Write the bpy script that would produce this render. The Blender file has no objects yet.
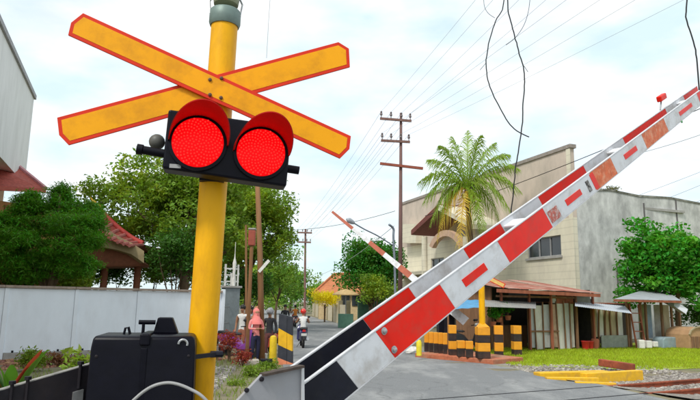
import bpy, bmesh, math, random
import numpy as np
from mathutils import Vector as V, Matrix
random.seed(7); rng = np.random.default_rng(11)
R = math.radians
S = bpy.context.scene
COL = S.collection

# ------------------------------------------------------------------ camera
F, CX, CY, CH = 600.0, 350.0, 200.0, 1.85
PITCH, ROLL = R(9.65), R(0.9)
CAM = V((0, 0, CH))
FW = V((0, math.cos(PITCH), math.sin(PITCH)))
U0 = V((0, -math.sin(PITCH), math.cos(PITCH))); R0 = V((1, 0, 0))
UP = U0 * math.cos(ROLL) - R0 * math.sin(ROLL)
RT = R0 * math.cos(ROLL) + U0 * math.sin(ROLL)
cd_ = bpy.data.cameras.new('camera'); cam = bpy.data.objects.new('camera', cd_); COL.objects.link(cam)
cd_.sensor_width = 36; cd_.lens = 36 * F / 700; cd_.clip_end = 3000; cd_.clip_start = 0.05
cam.matrix_world = Matrix(((RT.x, UP.x, -FW.x, 0), (RT.y, UP.y, -FW.y, 0), (RT.z, UP.z, -FW.z, CH), (0, 0, 0, 1)))
S.camera = cam
S.render.resolution_x, S.render.resolution_y = 1024, 585

# ------------------------------------------------------------------ sky, sun, exposure
SUN_EL, SUN_AZ = R(50), R(214)          # azimuth clockwise from +Y (behind and to the left)
w = bpy.data.worlds.new('World'); S.world = w; w.use_nodes = True
nt = w.node_tree; nt.nodes.clear()
def N(t, **k):
    n = nt.nodes.new(t)
    for a, b in k.items(): setattr(n, a, b)
    return n
L = lambda a, b: nt.links.new(a, b)
sky = N('ShaderNodeTexSky', sky_type='NISHITA', sun_disc=False, sun_elevation=SUN_EL, sun_rotation=SUN_AZ)
sky.air_density = 1.0; sky.dust_density = 1.5
b1 = N('ShaderNodeBackground'); b1.inputs[1].default_value = 0.14; L(sky.outputs[0], b1.inputs[0])
tc = N('ShaderNodeTexCoord')
mp = N('ShaderNodeMapping'); mp.inputs['Scale'].default_value = (1.0, 1.0, 2.6); mp.inputs['Location'].default_value = (.3, .1, .2)
L(tc.outputs['Generated'], mp.inputs[0])
n1 = N('ShaderNodeTexNoise'); n1.inputs['Scale'].default_value = 3.1; n1.inputs['Detail'].default_value = 7; n1.inputs['Roughness'].default_value = .55
L(mp.outputs[0], n1.inputs['Vector'])
cr = N('ShaderNodeValToRGB'); cr.color_ramp.elements[0].position = .28; cr.color_ramp.elements[1].position = .56
cr.color_ramp.elements[0].color = (.70, .70, .70, 1)
L(n1.outputs['Fac'], cr.inputs[0])
n2 = N('ShaderNodeTexNoise'); n2.inputs['Scale'].default_value = 5.0; n2.inputs['Detail'].default_value = 8
L(mp.outputs[0], n2.inputs['Vector'])
c2 = N('ShaderNodeValToRGB'); c2.color_ramp.elements[0].position = .33; c2.color_ramp.elements[1].position = .60
c2.color_ramp.elements[0].color = (.60, .75, .80, 1); c2.color_ramp.elements[1].color = (.86, .885, .90, 1)
L(n2.outputs['Fac'], c2.inputs[0])
b2 = N('ShaderNodeBackground'); b2.inputs[1].default_value = 0.72; L(c2.outputs[0], b2.inputs[0])
mx = N('ShaderNodeMixShader'); L(cr.outputs[0], mx.inputs[0]); L(b1.outputs[0], mx.inputs[1]); L(b2.outputs[0], mx.inputs[2])
wo = N('ShaderNodeOutputWorld'); L(mx.outputs[0], wo.inputs[0])
sl = bpy.data.lights.new('sun', 'SUN'); sl.energy = 1.5; sl.angle = R(10); sl.color = (1, .96, .88)
so = bpy.data.objects.new('sun', sl); COL.objects.link(so)
sd = V((math.sin(SUN_AZ) * math.cos(SUN_EL), math.cos(SUN_AZ) * math.cos(SUN_EL), math.sin(SUN_EL)))
so.rotation_euler = sd.to_track_quat('Z', 'Y').to_euler(); so.location = sd * 60
S.view_settings.view_transform = 'Standard'; S.view_settings.look = 'None'
S.view_settings.exposure = 0.86; S.view_settings.gamma = 1.0; S.view_settings.use_curve_mapping = False

# ------------------------------------------------------------------ pixel -> place helpers (pixels of the 700x400 photo)
def ray(x, y): return FW + RT * ((x - CX) / F) - UP * ((y - CY) / F)
def cdp(x, y, k): return CAM + ray(x, y) * k                       # point at camera depth k
def at(x, y, Y): r = ray(x, y); return CAM + r * (Y / r.y)          # point at distance Y ahead
def gr(x, y, z=0.0): r = ray(x, y); return CAM + r * ((z - CH) / r.z)
def onpl(x, y, P, n): r = ray(x, y); return CAM + r * ((P - CAM).dot(n) / r.dot(n))
Z = V((0, 0, 1))
def azv(a): return V((math.sin(R(a)), math.cos(R(a)), 0))
class Wall:
    """vertical plane through P along horizontal u; out = horizontal normal toward the camera"""
    def __init__(s, P, u):
        s.P = V((P.x, P.y, 0)); s.u = V((u.x, u.y, 0)).normalized(); s.o = s.u.cross(Z)
        if s.o.dot(CAM - s.P) < 0: s.o = -s.o
    def sz(s, x, y, off=0): p = onpl(x, y, s.P + s.o * off, s.o) - s.P; return p.dot(s.u), p.z
    def pt(s, a, z, o=0): return s.P + s.u * a + s.o * o + Z * z

# ------------------------------------------------------------------ materials
MATS = {}
def mat(name, col, rough=.8, var=.22, scale=5, bump=.15, metal=0, dirt=None, course=0, cracks=0, dirt_amt=.4, dirt_scale=1.5, stretch=(1, 1, 1),
        spec=.4, bscale=None, emit=None, island=0, trans=None, coat=0):
    if name in MATS: return MATS[name]
    m = bpy.data.materials.new(name); m.use_nodes = True; t = m.node_tree; t.nodes.clear()
    nn = t.nodes.new; ln = t.links.new
    o = nn('ShaderNodeOutputMaterial'); p = nn('ShaderNodeBsdfPrincipled')
    tc = nn('ShaderNodeTexCoord'); mp = nn('ShaderNodeMapping'); mp.inputs['Scale'].default_value = stretch
    ln(tc.outputs['Object'], mp.inputs[0])
    nz = nn('ShaderNodeTexNoise'); nz.inputs['Scale'].default_value = scale; nz.inputs['Detail'].default_value = 8; nz.inputs['Roughness'].default_value = .62
    ln(mp.outputs[0], nz.inputs['Vector'])
    rm = nn('ShaderNodeValToRGB'); e = rm.color_ramp.elements; e[0].position = .3; e[1].position = .72
    e[0].color = (*[c * (1 - var) for c in col], 1); e[1].color = (*[min(1, c * (1 + var * .7)) for c in col], 1)
    ln(nz.outputs['Fac'], rm.inputs[0]); out = rm.outputs[0]
    if dirt:
        nd = nn('ShaderNodeTexNoise'); nd.inputs['Scale'].default_value = dirt_scale; nd.inputs['Detail'].default_value = 9; nd.inputs['Roughness'].default_value = .68
        ln(mp.outputs[0], nd.inputs['Vector'])
        rd = nn('ShaderNodeValToRGB'); rd.color_ramp.elements[0].position = .47; rd.color_ramp.elements[1].position = .66
        rd.color_ramp.elements[1].color = (dirt_amt,) * 3 + (1,)
        ln(nd.outputs['Fac'], rd.inputs[0])
        mxn = nn('ShaderNodeMix'); mxn.data_type = 'RGBA'; ln(rd.outputs[0], mxn.inputs[0]); ln(out, mxn.inputs[6]); mxn.inputs[7].default_value = (*dirt, 1); out = mxn.outputs[2]
    if cracks:
        nd2 = nn('ShaderNodeTexNoise'); nd2.inputs['Scale'].default_value = 1.3; nd2.inputs['Detail'].default_value = 6; ln(tc.outputs['Object'], nd2.inputs['Vector'])
        ad = nn('ShaderNodeVectorMath'); ad.operation = 'MULTIPLY_ADD'; ad.inputs[1].default_value = (1.2, 1.2, 0); ln(nd2.outputs['Color'], ad.inputs[0]); ln(tc.outputs['Object'], ad.inputs[2])
        vo = nn('ShaderNodeTexVoronoi'); vo.feature = 'DISTANCE_TO_EDGE'; vo.inputs['Scale'].default_value = cracks; ln(ad.outputs[0], vo.inputs['Vector'])
        mr3 = nn('ShaderNodeMapRange'); mr3.inputs[1].default_value = .0; mr3.inputs[2].default_value = .012; mr3.inputs[3].default_value = .45; mr3.inputs[4].default_value = 1; ln(vo.outputs['Distance'], mr3.inputs[0])
        mk = nn('ShaderNodeMix'); mk.data_type = 'RGBA'; mk.blend_type = 'MULTIPLY'; mk.inputs[0].default_value = .45; ln(out, mk.inputs[6]); ln(mr3.outputs[0], mk.inputs[7]); out = mk.outputs[2]
    if course:
        sp3 = nn('ShaderNodeSeparateXYZ'); ln(tc.outputs['Object'], sp3.inputs[0]); mm = nn('ShaderNodeMath'); mm.operation = 'PINGPONG'; mm.inputs[1].default_value = course / 2; ln(sp3.outputs[2], mm.inputs[0])
        m2 = nn('ShaderNodeMapRange'); m2.inputs[1].default_value = 0; m2.inputs[2].default_value = .05; m2.inputs[3].default_value = .85; m2.inputs[4].default_value = 1; ln(mm.outputs[0], m2.inputs[0])
        mc = nn('ShaderNodeMix'); mc.data_type = 'RGBA'; mc.blend_type = 'MULTIPLY'; mc.inputs[0].default_value = 1; ln(out, mc.inputs[6]); ln(m2.outputs[0], mc.inputs[7]); out = mc.outputs[2]
    if island:
        g = nn('ShaderNodeNewGeometry'); hs = nn('ShaderNodeHueSaturation')
        mr = nn('ShaderNodeMapRange'); mr.inputs[3].default_value = 1 - island; mr.inputs[4].default_value = 1 + island
        ln(g.outputs['Random Per Island'], mr.inputs[0]); ln(mr.outputs[0], hs.inputs['Value'])
        mr2 = nn('ShaderNodeMapRange'); mr2.inputs[3].default_value = .5 - island * .07; mr2.inputs[4].default_value = .5 + island * .05
        ln(g.outputs['Random Per Island'], mr2.inputs[0]); ln(mr2.outputs[0], hs.inputs['Hue'])
        ln(out, hs.inputs['Color']); out = hs.outputs[0]
    ln(out, p.inputs['Base Color'])
    p.inputs['Roughness'].default_value = rough; p.inputs['Metallic'].default_value = metal; p.inputs['Specular IOR Level'].default_value = spec
    if coat: p.inputs['Coat Weight'].default_value = coat
    if bump:
        bn = nn('ShaderNodeBump'); bn.inputs['Strength'].default_value = bump; bn.inputs['Distance'].default_value = .02
        if bscale:
            nb = nn('ShaderNodeTexNoise'); nb.inputs['Scale'].default_value = bscale; nb.inputs['Detail'].default_value = 4; ln(mp.outputs[0], nb.inputs['Vector']); ln(nb.outputs['Fac'], bn.inputs['Height'])
        else: ln(nz.outputs['Fac'], bn.inputs['Height'])
        ln(bn.outputs[0], p.inputs['Normal'])
    if emit: p.inputs['Emission Color'].default_value = (*emit[:3], 1); p.inputs['Emission Strength'].default_value = emit[3]
    sh = p.outputs[0]
    if trans:
        tr = nn('ShaderNodeBsdfTranslucent'); tr.inputs[0].default_value = (*trans, 1); ms = nn('ShaderNodeMixShader'); ms.inputs[0].default_value = .35
        ln(sh, ms.inputs[1]); ln(tr.outputs[0], ms.inputs[2]); sh = ms.outputs[0]
    ln(sh, o.inputs[0]); MATS[name] = m; return m

def leafmat(name, c, isl=.45): return mat(name, c, rough=.55, var=.25, scale=.8, bump=0, island=isl, trans=(c[0] * 1.5, c[1] * 1.5, c[2] * .8), spec=.3)

# ------------------------------------------------------------------ mesh builder (world coordinates)
class MB:
    def __init__(s): s.v = []; s.f = []; s.m = []; s.cm = 0
    def _add(s, vs, fs):
        b = len(s.v); s.v += [tuple(x) for x in vs]; s.f += [tuple(i + b for i in f) for f in fs]; s.m += [s.cm] * len(fs); return s
    def obox(s, o, a, b, c):
        if V(a).cross(V(b)).dot(V(c)) < 0: a, b = b, a
        o, a, b, c = V(o), V(a), V(b), V(c)
        vs = [o, o + a, o + a + b, o + b, o + c, o + a + c, o + a + b + c, o + b + c]
        return s._add(vs, [(0, 3, 2, 1), (4, 5, 6, 7), (0, 1, 5, 4), (1, 2, 6, 5), (2, 3, 7, 6), (3, 0, 4, 7)])
    def box(s, c, sz, rz=0):
        u = V((math.cos(rz), math.sin(rz), 0)); n = V((-math.sin(rz), math.cos(rz), 0))
        a, b, d = u * sz[0], n * sz[1], Z * sz[2]
        return s.obox(V(c) - a / 2 - b / 2 - d / 2, a, b, d)
    def bar(s, p, q, wd, ht, up=Z):
        p, q = V(p), V(q); d = (q - p); n = d.cross(up)
        if n.length < 1e-6: n = d.cross(V((1, 0, 0)))
        n.normalize(); t = n.cross(d).normalized()
        return s.obox(p - n * wd / 2 - t * ht / 2, n * wd, t * ht, d)
    def prism(s, poly, vec):
        poly = [V(p) for p in poly]; vec = V(vec); n = len(poly)
        nrm = sum(((poly[i] - poly[0]).cross(poly[(i + 1) % n] - poly[0]) for i in range(n)), V())
        if nrm.dot(vec) > 0: poly = poly[::-1]
        return s._add(poly + [p + vec for p in poly], [tuple(range(n)), tuple(range(2 * n - 1, n - 1, -1))] + [(i, i + n, (i + 1) % n + n, (i + 1) % n) for i in range(n)])
    def tube(s, pts, r, n=8, cap=True):
        pts = [V(p) for p in pts]; k = len(pts); rs = r if isinstance(r, (list, tuple)) else [r] * k
        vs = []; ref = None
        for i in range(k):
            d = (pts[min(i + 1, k - 1)] - pts[max(i - 1, 0)]).normalized()
            if ref is None: ref = d.orthogonal().normalized()
            ref = (ref - d * ref.dot(d)); ref = ref.normalized() if ref.length > 1e-6 else d.orthogonal().normalized()
            b = d.cross(ref)
            for j in range(n):
                a = 2 * math.pi * j / n; vs.append(pts[i] + (ref * math.cos(a) + b * math.sin(a)) * rs[i])
        fs = [(i * n + j, i * n + (j + 1) % n, (i + 1) * n + (j + 1) % n, (i + 1) * n + j) for i in range(k - 1) for j in range(n)]
        if cap: fs += [tuple(range(n - 1, -1, -1)), tuple(range((k - 1) * n, k * n))]
        return s._add(vs, fs)
    def lathe(s, c, ax, prof, n=20, a0=0, a1=2 * math.pi, cap=True):
        c, ax = V(c), V(ax).normalized(); x = (Z - ax * Z.dot(ax)) if abs(ax.z) < .95 else V((1, 0, 0)); x = (x - ax * x.dot(ax)).normalized(); y = ax.cross(x)
        full = abs(a1 - a0 - 2 * math.pi) < 1e-6; m = n if full else n + 1
        vs = []
        for (r, h) in prof:
            for j in range(m):
                a = a0 + (a1 - a0) * j / n; vs.append(c + ax * h + (x * math.cos(a) + y * math.sin(a)) * r)
        k = len(prof); fs = [(i * m + j, i * m + (j + 1) % m, (i + 1) * m + (j + 1) % m, (i + 1) * m + j) for i in range(k - 1) for j in range(n)]
        if cap and full: fs += [tuple(range(n - 1, -1, -1)), tuple(range((k - 1) * m, k * m))]
        return s._add(vs, fs)
    def ball(s, c, r, nu=10, nv=6, jit=0):
        r = V((r, r, r)) if not isinstance(r, (tuple, V)) else V(r); c = V(c); vs = [c + V((0, 0, -r.z))]
        for i in range(1, nv):
            t = math.pi * i / nv
            for j in range(nu):
                a = 2 * math.pi * j / nu; q = 1 + random.uniform(-jit, jit); vs.append(c + V((math.sin(t) * math.cos(a) * r.x * q, math.sin(t) * math.sin(a) * r.y * q, -math.cos(t) * r.z * q)))
        vs.append(c + V((0, 0, r.z))); e = len(vs) - 1
        fs = [(0, 1 + (j + 1) % nu, 1 + j) for j in range(nu)]
        for i in range(nv - 2):
            for j in range(nu): fs.append((1 + i * nu + j, 1 + i * nu + (j + 1) % nu, 1 + (i + 1) * nu + (j + 1) % nu, 1 + (i + 1) * nu + j))
        b = 1 + (nv - 2) * nu; fs += [(b + j, b + (j + 1) % nu, e) for j in range(nu)]
        return s._add(vs, fs)
    def build(s, name, mats, parent=None, smooth=False, bevel=0, label=None, cat=None, group=None, kind=None):
        if not isinstance(mats, (list, tuple)): mats = [mats]
        if parent is None:
            a = np.array(s.v); org = V((float(a[:, 0].mean()), float(a[:, 1].mean()), float(a[:, 2].min())))
        else:
            r = parent
            while r.parent: r = r.parent
            org = r.location.copy()
        me = bpy.data.meshes.new(name); me.from_pydata([(x - org.x, y - org.y, z - org.z) for x, y, z in s.v], [], s.f)
        for m in mats: me.materials.append(m)
        if len(mats) > 1: me.polygons.foreach_set('material_index', s.m)
        if smooth: me.polygons.foreach_set('use_smooth', [True] * len(s.f))
        me.validate(); me.update()
        ob = bpy.data.objects.new(name, me); COL.objects.link(ob)
        if parent is None: ob.location = org
        else: ob.parent = parent
        if smooth and smooth != 'all':
            me.set_sharp_from_angle(angle=R(40))
        if bevel:
            b = ob.modifiers.new('bevel', 'BEVEL'); b.width = bevel; b.segments = 2; b.limit_method = 'ANGLE'; b.angle_limit = R(35)
        return tag(ob, label, cat, group, kind)
def tag(o, label=None, cat=None, group=None, kind=None):
    for k, v in (('label', label), ('category', cat), ('group', group), ('kind', kind)):
        if v: o[k] = v
    return o
def thing(name, loc, label, cat, group=None):
    o = bpy.data.objects.new(name, None); COL.objects.link(o); o.location = V(loc); o.empty_display_size = .2; return tag(o, label, cat, group)
def raw_mesh(name, verts, nper, mtl, parent=None, **kw):
    """verts (N*nper,3) world coords, faces of nper verts each"""
    verts = np.asarray(verts, dtype=np.float32)
    if parent is None: org = np.array([verts[:, 0].mean(), verts[:, 1].mean(), verts[:, 2].min()])
    else:
        r = parent
        while r.parent: r = r.parent
        org = np.array(r.location)
    n = len(verts) // nper; me = bpy.data.meshes.new(name)
    me.vertices.add(len(verts)); me.vertices.foreach_set('co', (verts - org).astype(np.float32).ravel())
    me.loops.add(len(verts)); me.loops.foreach_set('vertex_index', np.arange(len(verts), dtype=np.int32))
    me.polygons.add(n); me.polygons.foreach_set('loop_start', np.arange(n, dtype=np.int32) * nper)
    me.update(calc_edges=True); me.materials.append(mtl)
    ob = bpy.data.objects.new(name, me); COL.objects.link(ob)
    if parent is None: ob.location = V([float(q) for q in org])
    else: ob.parent = parent
    return tag(ob, **kw)

# ------------------------------------------------------------------ shared materials
ASPH = mat('asphalt', cracks=.55, col=(.20, .205, .21), rough=.9, var=.28, scale=45, bump=.6, dirt=(.33, .33, .325), dirt_amt=.85, dirt_scale=.55, stretch=(1.4, .55, 1))
SOIL = mat('soil', (.20, .17, .11), rough=1, var=.4, scale=3, bump=.6, dirt=(.12, .15, .04), dirt_amt=.7, dirt_scale=.35)
GRASSG = mat('turf', (.27, .35, .018), rough=1, var=.35, scale=2.5, bump=.5, dirt=(.25, .22, .06), dirt_amt=.5, dirt_scale=.8)
GRASSB = mat('grass_blade', (.36, .47, .018), rough=.7, var=.3, scale=.7, bump=0, island=.35, trans=(.45, .52, .02))
STONE = mat('ballast', (.33, .30, .27), rough=.95, var=.4, scale=9, bump=.3, island=.5)
RUST = mat('rust', (.34, .08, .035), rough=.85, var=.4, scale=12, bump=.3, dirt=(.13, .04, .025), dirt_amt=.7)
YEL = mat('signal_yellow', (.84, .42, .004), rough=.42, spec=.2, var=.05, scale=3, bump=.05, dirt=(.52, .24, .01), dirt_amt=.6, dirt_scale=5, stretch=(1, 1, .35))
BOARD = mat('board_orange_yellow', (.86, .37, .004), rough=.5, spec=.2, var=.05, scale=5, bump=.02, dirt=(.52, .21, .01), dirt_amt=.5, dirt_scale=8)
BRED = mat('board_red', (.66, .035, .012), rough=.5, spec=.2, var=.12, scale=9, bump=.02)
BLACKP = mat('black_paint', (.006, .007, .016), spec=.25, rough=.5, var=.4, scale=8, bump=.08, dirt=(.02, .02, .022), dirt_amt=.5, dirt_scale=5)
BLACKPL = mat('black_plastic', (.003, .003, .008), spec=.15, rough=.4, var=.3, scale=20, bump=.03, dirt=(.008, .008, .012), dirt_amt=.3, dirt_scale=4)
WHITEB = mat('boom_white', (.68, .69, .72), rough=.5, var=.10, scale=6, bump=.04, dirt=(.40, .37, .34), dirt_amt=.7, dirt_scale=5)
REDB = mat('boom_red', (.82, .016, .006), rough=.42, spec=.2, var=.10, scale=6, bump=.03, dirt=(.52, .06, .04), dirt_amt=.45, dirt_scale=9)
ORB = mat('boom_faded_orange', (.68, .13, .03), rough=.55, var=.25, scale=14, bump=.08, dirt=(.75, .35, .2), dirt_amt=.8, dirt_scale=16)
ALU = mat('alu_edge', (.62, .62, .64), rough=.45, var=.15, scale=9, bump=.05, metal=.2)
STEEL = mat('galvanised', (.42, .43, .44), rough=.4, var=.25, scale=14, bump=.05, metal=.7)
GREYP = mat('grey_paint', (.31, .31, .33), rough=.6, var=.08, scale=6, bump=.05, dirt=(.28, .27, .26), dirt_amt=.45, dirt_scale=5)
DARKST = mat('dark_steel', (.008, .008, .014), spec=.25, rough=.6, var=.4, scale=9, bump=.1, dirt=(.03, .02, .018), dirt_amt=.5)
CONC = mat('concrete', (.36, .35, .33), rough=.95, var=.2, scale=6, bump=.3, dirt=(.18, .17, .15), dirt_amt=.6)
WALLB = mat('panel_wall', (.80, .86, .92), rough=.85, var=.05, scale=3, bump=.08, dirt=(.60, .62, .64), dirt_amt=.3, dirt_scale=1.2, stretch=(1, 1, .4))
WALLC = mat('wall_cap', (.34, .27, .22), rough=.9, var=.3, scale=8, bump=.2)
TRUNK = mat('bark', (.13, .085, .05), rough=1, var=.4, scale=7, bump=.8, stretch=(1, 1, .3))
WOODP = mat('pole_wood', (.27, .135, .06), rough=.95, var=.35, scale=6, bump=.4, stretch=(1, 1, .15), dirt=(.13, .08, .05), dirt_amt=.5)
WIRE = mat('wire_black', (.02, .02, .02), rough=.7, var=.1, bump=0)
WIREG = mat('wire_grey', (.42, .45, .48), rough=.6, var=.1, bump=0)
GLASS = mat('dark_glass', (.02, .025, .03), rough=.1, var=.2, scale=2, bump=0, spec=.7)
LINE_ROOFT = mat('red_tile', (.36, .075, .055), rough=.8, var=.35, scale=8, bump=.3)

# ================================================================== SETTING
# ---- track geometry
ZR = 0.15                                                # level of the crossing
T0 = gr(430, 398, ZR); T1 = gr(700, 378, ZR)
TD = V((T1.x - T0.x, T1.y - T0.y, 0)).normalized(); TN = V((-TD.y, TD.x, 0))          # TN points away from the camera
def tdist(p): return (V((p[0], p[1], 0)) - V((T0.x, T0.y, 0))).dot(TN)
def lvl(x, y):                                           # the ground swells up to the railway
    d = tdist((x, y)) + .5; t = (V((x, y, 0)) - V((T0.x, T0.y, 0))).dot(TD); q = max(0, min(1, (5.3 - t) / .5)) * .88 + .12
    return q * max(0.0, min(1, (9.5 - abs(d)) / 6)) * .13 if abs(d) < 9.5 else 0.0

# ground sheet (fine near, coarse far)
def grid_sheet(name, xs, ys, mtl, dz, inside=None, **kw):
    mb = MB(); idx = {}
    for j, y in enumerate(ys):
        for i, x in enumerate(xs): mb.v.append((x, y, lvl(x, y) + dz))
    n = len(xs)
    for j in range(len(ys) - 1):
        for i in range(n - 1):
            mb.f.append((j * n + i, j * n + i + 1, (j + 1) * n + i + 1, (j + 1) * n + i)); mb.m.append(0)
    return mb.build(name, mtl, None, smooth='all', **kw)
xs = [-900, -300, -100, -60] + [i * 1.0 for i in range(-40, 41)] + [60, 100, 300, 900]
ys = [-60, -20] + [i * 1.0 for i in range(-12, 50)] + [60, 80, 120, 200, 400, 900, 1500]
grid_sheet('ground', xs, ys, SOIL, 0.0, kind='structure', label='bare soil and weeds around the crossing', cat='ground')

def strip_sheet(name, left, right, mtl, dz, sub=10, cross=10, **kw):
    """sheet between two polylines of the same length"""
    mb = MB(); rows = []
    for k in range(len(left) - 1):
        for q in range(sub):
            t = q / sub; rows.append((V(left[k]).lerp(V(left[k + 1]), t), V(right[k]).lerp(V(right[k + 1]), t)))
    rows.append((V(left[-1]), V(right[-1])))
    for a, b in rows:
        for i in range(cross + 1):
            p = a.lerp(b, i / cross); mb.v.append((p.x, p.y, lvl(p.x, p.y) + dz))
    c = cross + 1
    for j in range(len(rows) - 1):
        for i in range(cross): mb.f.append((j * c + i, j * c + i + 1, (j + 1) * c + i + 1, (j + 1) * c + i)); mb.m.append(0)
    return mb.build(name, mtl, None, smooth='all', **kw)
RL = [(-.75, -9, 0), (-.95, 4, 0), (-1.35, 10, 0), (-1.7, 16.5, 0), (-3.3, 30, 0), (-6.6, 50, 0), (-13, 85, 0), (-28, 150, 0)]
RR = [(9.5, -9, 0), (7.2, 6, 0), (5.9, 12.2, 0), (4.9, 17.5, 0), (2.1, 27, 0), (-.25, 50, 0), (-6.2, 85, 0), (-19, 150, 0)]
strip_sheet('road', RL, RR, ASPH, .012, kind='structure', label='worn grey asphalt road running over the crossing', cat='road')
# right forecourt of the island: paved bay towards the shacks
strip_sheet('pavement', [(4.95, 17.2, 0), (2.3, 26.5, 0)], [(5.9, 18.6, 0), (6.1, 27.5, 0)], mat('gravel_shoulder', (.27, .25, .22), rough=1, var=.3, scale=14, bump=.6, dirt=(.2, .2, .06), dirt_amt=.7, dirt_scale=.9), .008, kind='structure', label='gravelly shoulder beside the bollard island', cat='pavement')
# turf sheet
strip_sheet('turf', [(5.6, 18.7, 0), (9, 18.0, 0), (14, 20.6, 0), (40, 34.5, 0)], [(5.4, 29, 0), (9, 30, 0), (16, 32, 0), (40, 46, 0)], GRASSG, .010, cross=14, kind='structure', label='bright green turf strip in front of the shacks', cat='grass')
# ballast bed right and left of the road
for (a, b) in ((4.7, 60), (-60, -4.3)):
    P = lambda t, n: V((T0.x, T0.y, 0)) + TD * t + TN * n
    strip_sheet('ballast_bed', [P(a, -2.0), P(b, -2.0)], [P(a, 1.35), P(b, 1.35)], mat('ballast_ground', (.25, .22, .19), rough=1, var=.45, scale=22, bump=.8), .006, sub=40, cross=4, kind='structure', label='stone ballast bed of the railway ' + ('right' if a > 0 else 'left') + ' of the road', cat='ballast')

# ---- railway track: two rails, sleepers, flangeways
trk = thing('railway_track', V((T0.x, T0.y, 0)), 'rusty railway track with sleepers crossing the road', 'railway track')
GA = 1.067
def rail(off):
    mb = MB(); base = ZR - .014
    prof = [(-.06, -.14), (.06, -.14), (.06, -.128), (.012, -.11), (.012, -.045), (.034, -.03), (.034, 0), (-.034, 0), (-.034, -.03), (-.012, -.045), (-.012, -.11), (-.06, -.128)]
    p0 = V((T0.x, T0.y, 0)) + TD * -50 + TN * off
    mb.prism([p0 + TN * a + Z * (base + b) for a, b in prof], TD * 110); return mb
for off in (0, -GA):
    r_ = rail(off).build('rail', RUST, trk)
    g = MB(); p0 = V((T0.x, T0.y, 0)) + TD * -4.2 + TN * (off - .10); g.obox(p0 + Z * (ZR - .02), TD * 8.7, TN * .055, Z * .016); g.build('flangeway', DARKST, trk)
sleep = mat('sleeper', (.17, .12, .09), rough=1, var=.4, scale=8, bump=.5)
sm = None
for k in range(-2, 60):
    t = 5.6 + k * .62
    if t < 5.2: continue
    p = V((T0.x, T0.y, 0)) + TD * t - TN * GA / 2
    if sm is None:
        mb = MB(); mb.obox(p - TN * .95 - TD * .11 + Z * -.06, TN * 1.9, TD * .22, Z * .085); o = mb.build('sleeper', sleep, trk, bevel=.008); sm = (o, p.copy())
    else:
        c = sm[0].copy(); COL.objects.link(c); c.parent = trk; c.location = p - sm[1]
# loose stones (one mass)
def rocks(n, fn, smin, smax):
    base = np.array([[-1, -1, -.7], [1, -1, -.7], [1, 1, -.7], [-1, 1, -.7], [-.7, -.7, .7], [.7, -.7, .7], [.7, .7, .7], [-.7, .7, .7]])
    qf = [(0, 3, 2, 1), (4, 5, 6, 7), (0, 1, 5, 4), (1, 2, 6, 5), (2, 3, 7, 6), (3, 0, 4, 7)]
    mb = MB()
    for _ in range(n):
        x, y = fn(); s_ = random.uniform(smin, smax); a = random.uniform(0, 6.28)
        b = base * rng.uniform(.6, 1.15, (8, 3)) * s_ * np.array([1, random.uniform(.6, 1), random.uniform(.5, .8)])
        ca, sa = math.cos(a), math.sin(a); z = lvl(x, y) + s_ * .2
        mb._add([(x + ca * q[0] - sa * q[1], y + sa * q[0] + ca * q[1], z + q[2]) for q in b], qf)
    return mb
def tr_pt(t0, t1, n0, n1):
    t, n = random.uniform(t0, t1), random.uniform(n0, n1); p = V((T0.x, T0.y, 0)) + TD * t + TN * n; return p.x, p.y
rocks(5200, lambda: tr_pt(4.9, 16, -1.9, 1.5), .018, .05).build('ballast_stones', STONE, kind='stuff', label='loose grey ballast stones around the rails', cat='gravel')
rocks(900, lambda: (random.uniform(4.9, 9.5) , 17.4 + random.uniform(-.3, 1.9)), .02, .055).build('rubble_stones', STONE, kind='stuff', label='gravel strip between yellow beams and turf', cat='gravel')
rocks(4200, lambda: (lambda y: (-1.35 - .10 * y - random.random() ** 1.6 * 3.2, y))(random.uniform(6, 17)), .02, .07).build('verge_stones', STONE, kind='stuff', label='loose stones on the verge behind the signal pole', cat='gravel')
# grass blades
def blades(n, fn, h0, h1, wd):
    out = np.zeros((n * 3, 3))
    for i in range(n):
        x, y = fn(); h = random.uniform(h0, h1); a = random.uniform(0, 6.28); ca, sa = math.cos(a) * wd, math.sin(a) * wd; z = lvl(x, y)
        out[3 * i] = (x - ca, y - sa, z); out[3 * i + 1] = (x + ca, y + sa, z); out[3 * i + 2] = (x + random.uniform(-.6, .6) * h, y + random.uniform(-.6, .6) * h, z + h)
    return out
def turf_pt():
    while True:
        x = random.uniform(5.0, 30); y = random.uniform(18.2, 33)
        lo = 18.9 - .55 * max(0, min(1.6, x - 7.2)) + max(0, x - 9) * .5 + math.sin(x * 2.1) * .3; hi = 27.2 + (x - 6) * .22
        if lo < y < hi and random.random() < (.35 + .65 * min(1, (y - lo) / .8)): return x, y
raw_mesh('grass', blades(80000, turf_pt, .03, .10, .018), 3, GRASSB, kind='stuff', label='lime green grass growing in front of the shacks', cat='grass')
raw_mesh('verge_weeds', blades(2600, lambda: (random.uniform(-7.5, -1.9) , random.uniform(9, 21)), .04, .16, .012), 3, mat('weed_blade', (.20, .27, .035), rough=.7, var=.3, bump=0, island=.45, trans=(.25, .3, .03)), kind='stuff', label='thin weeds scattered over the left verge', cat='weeds')

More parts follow.
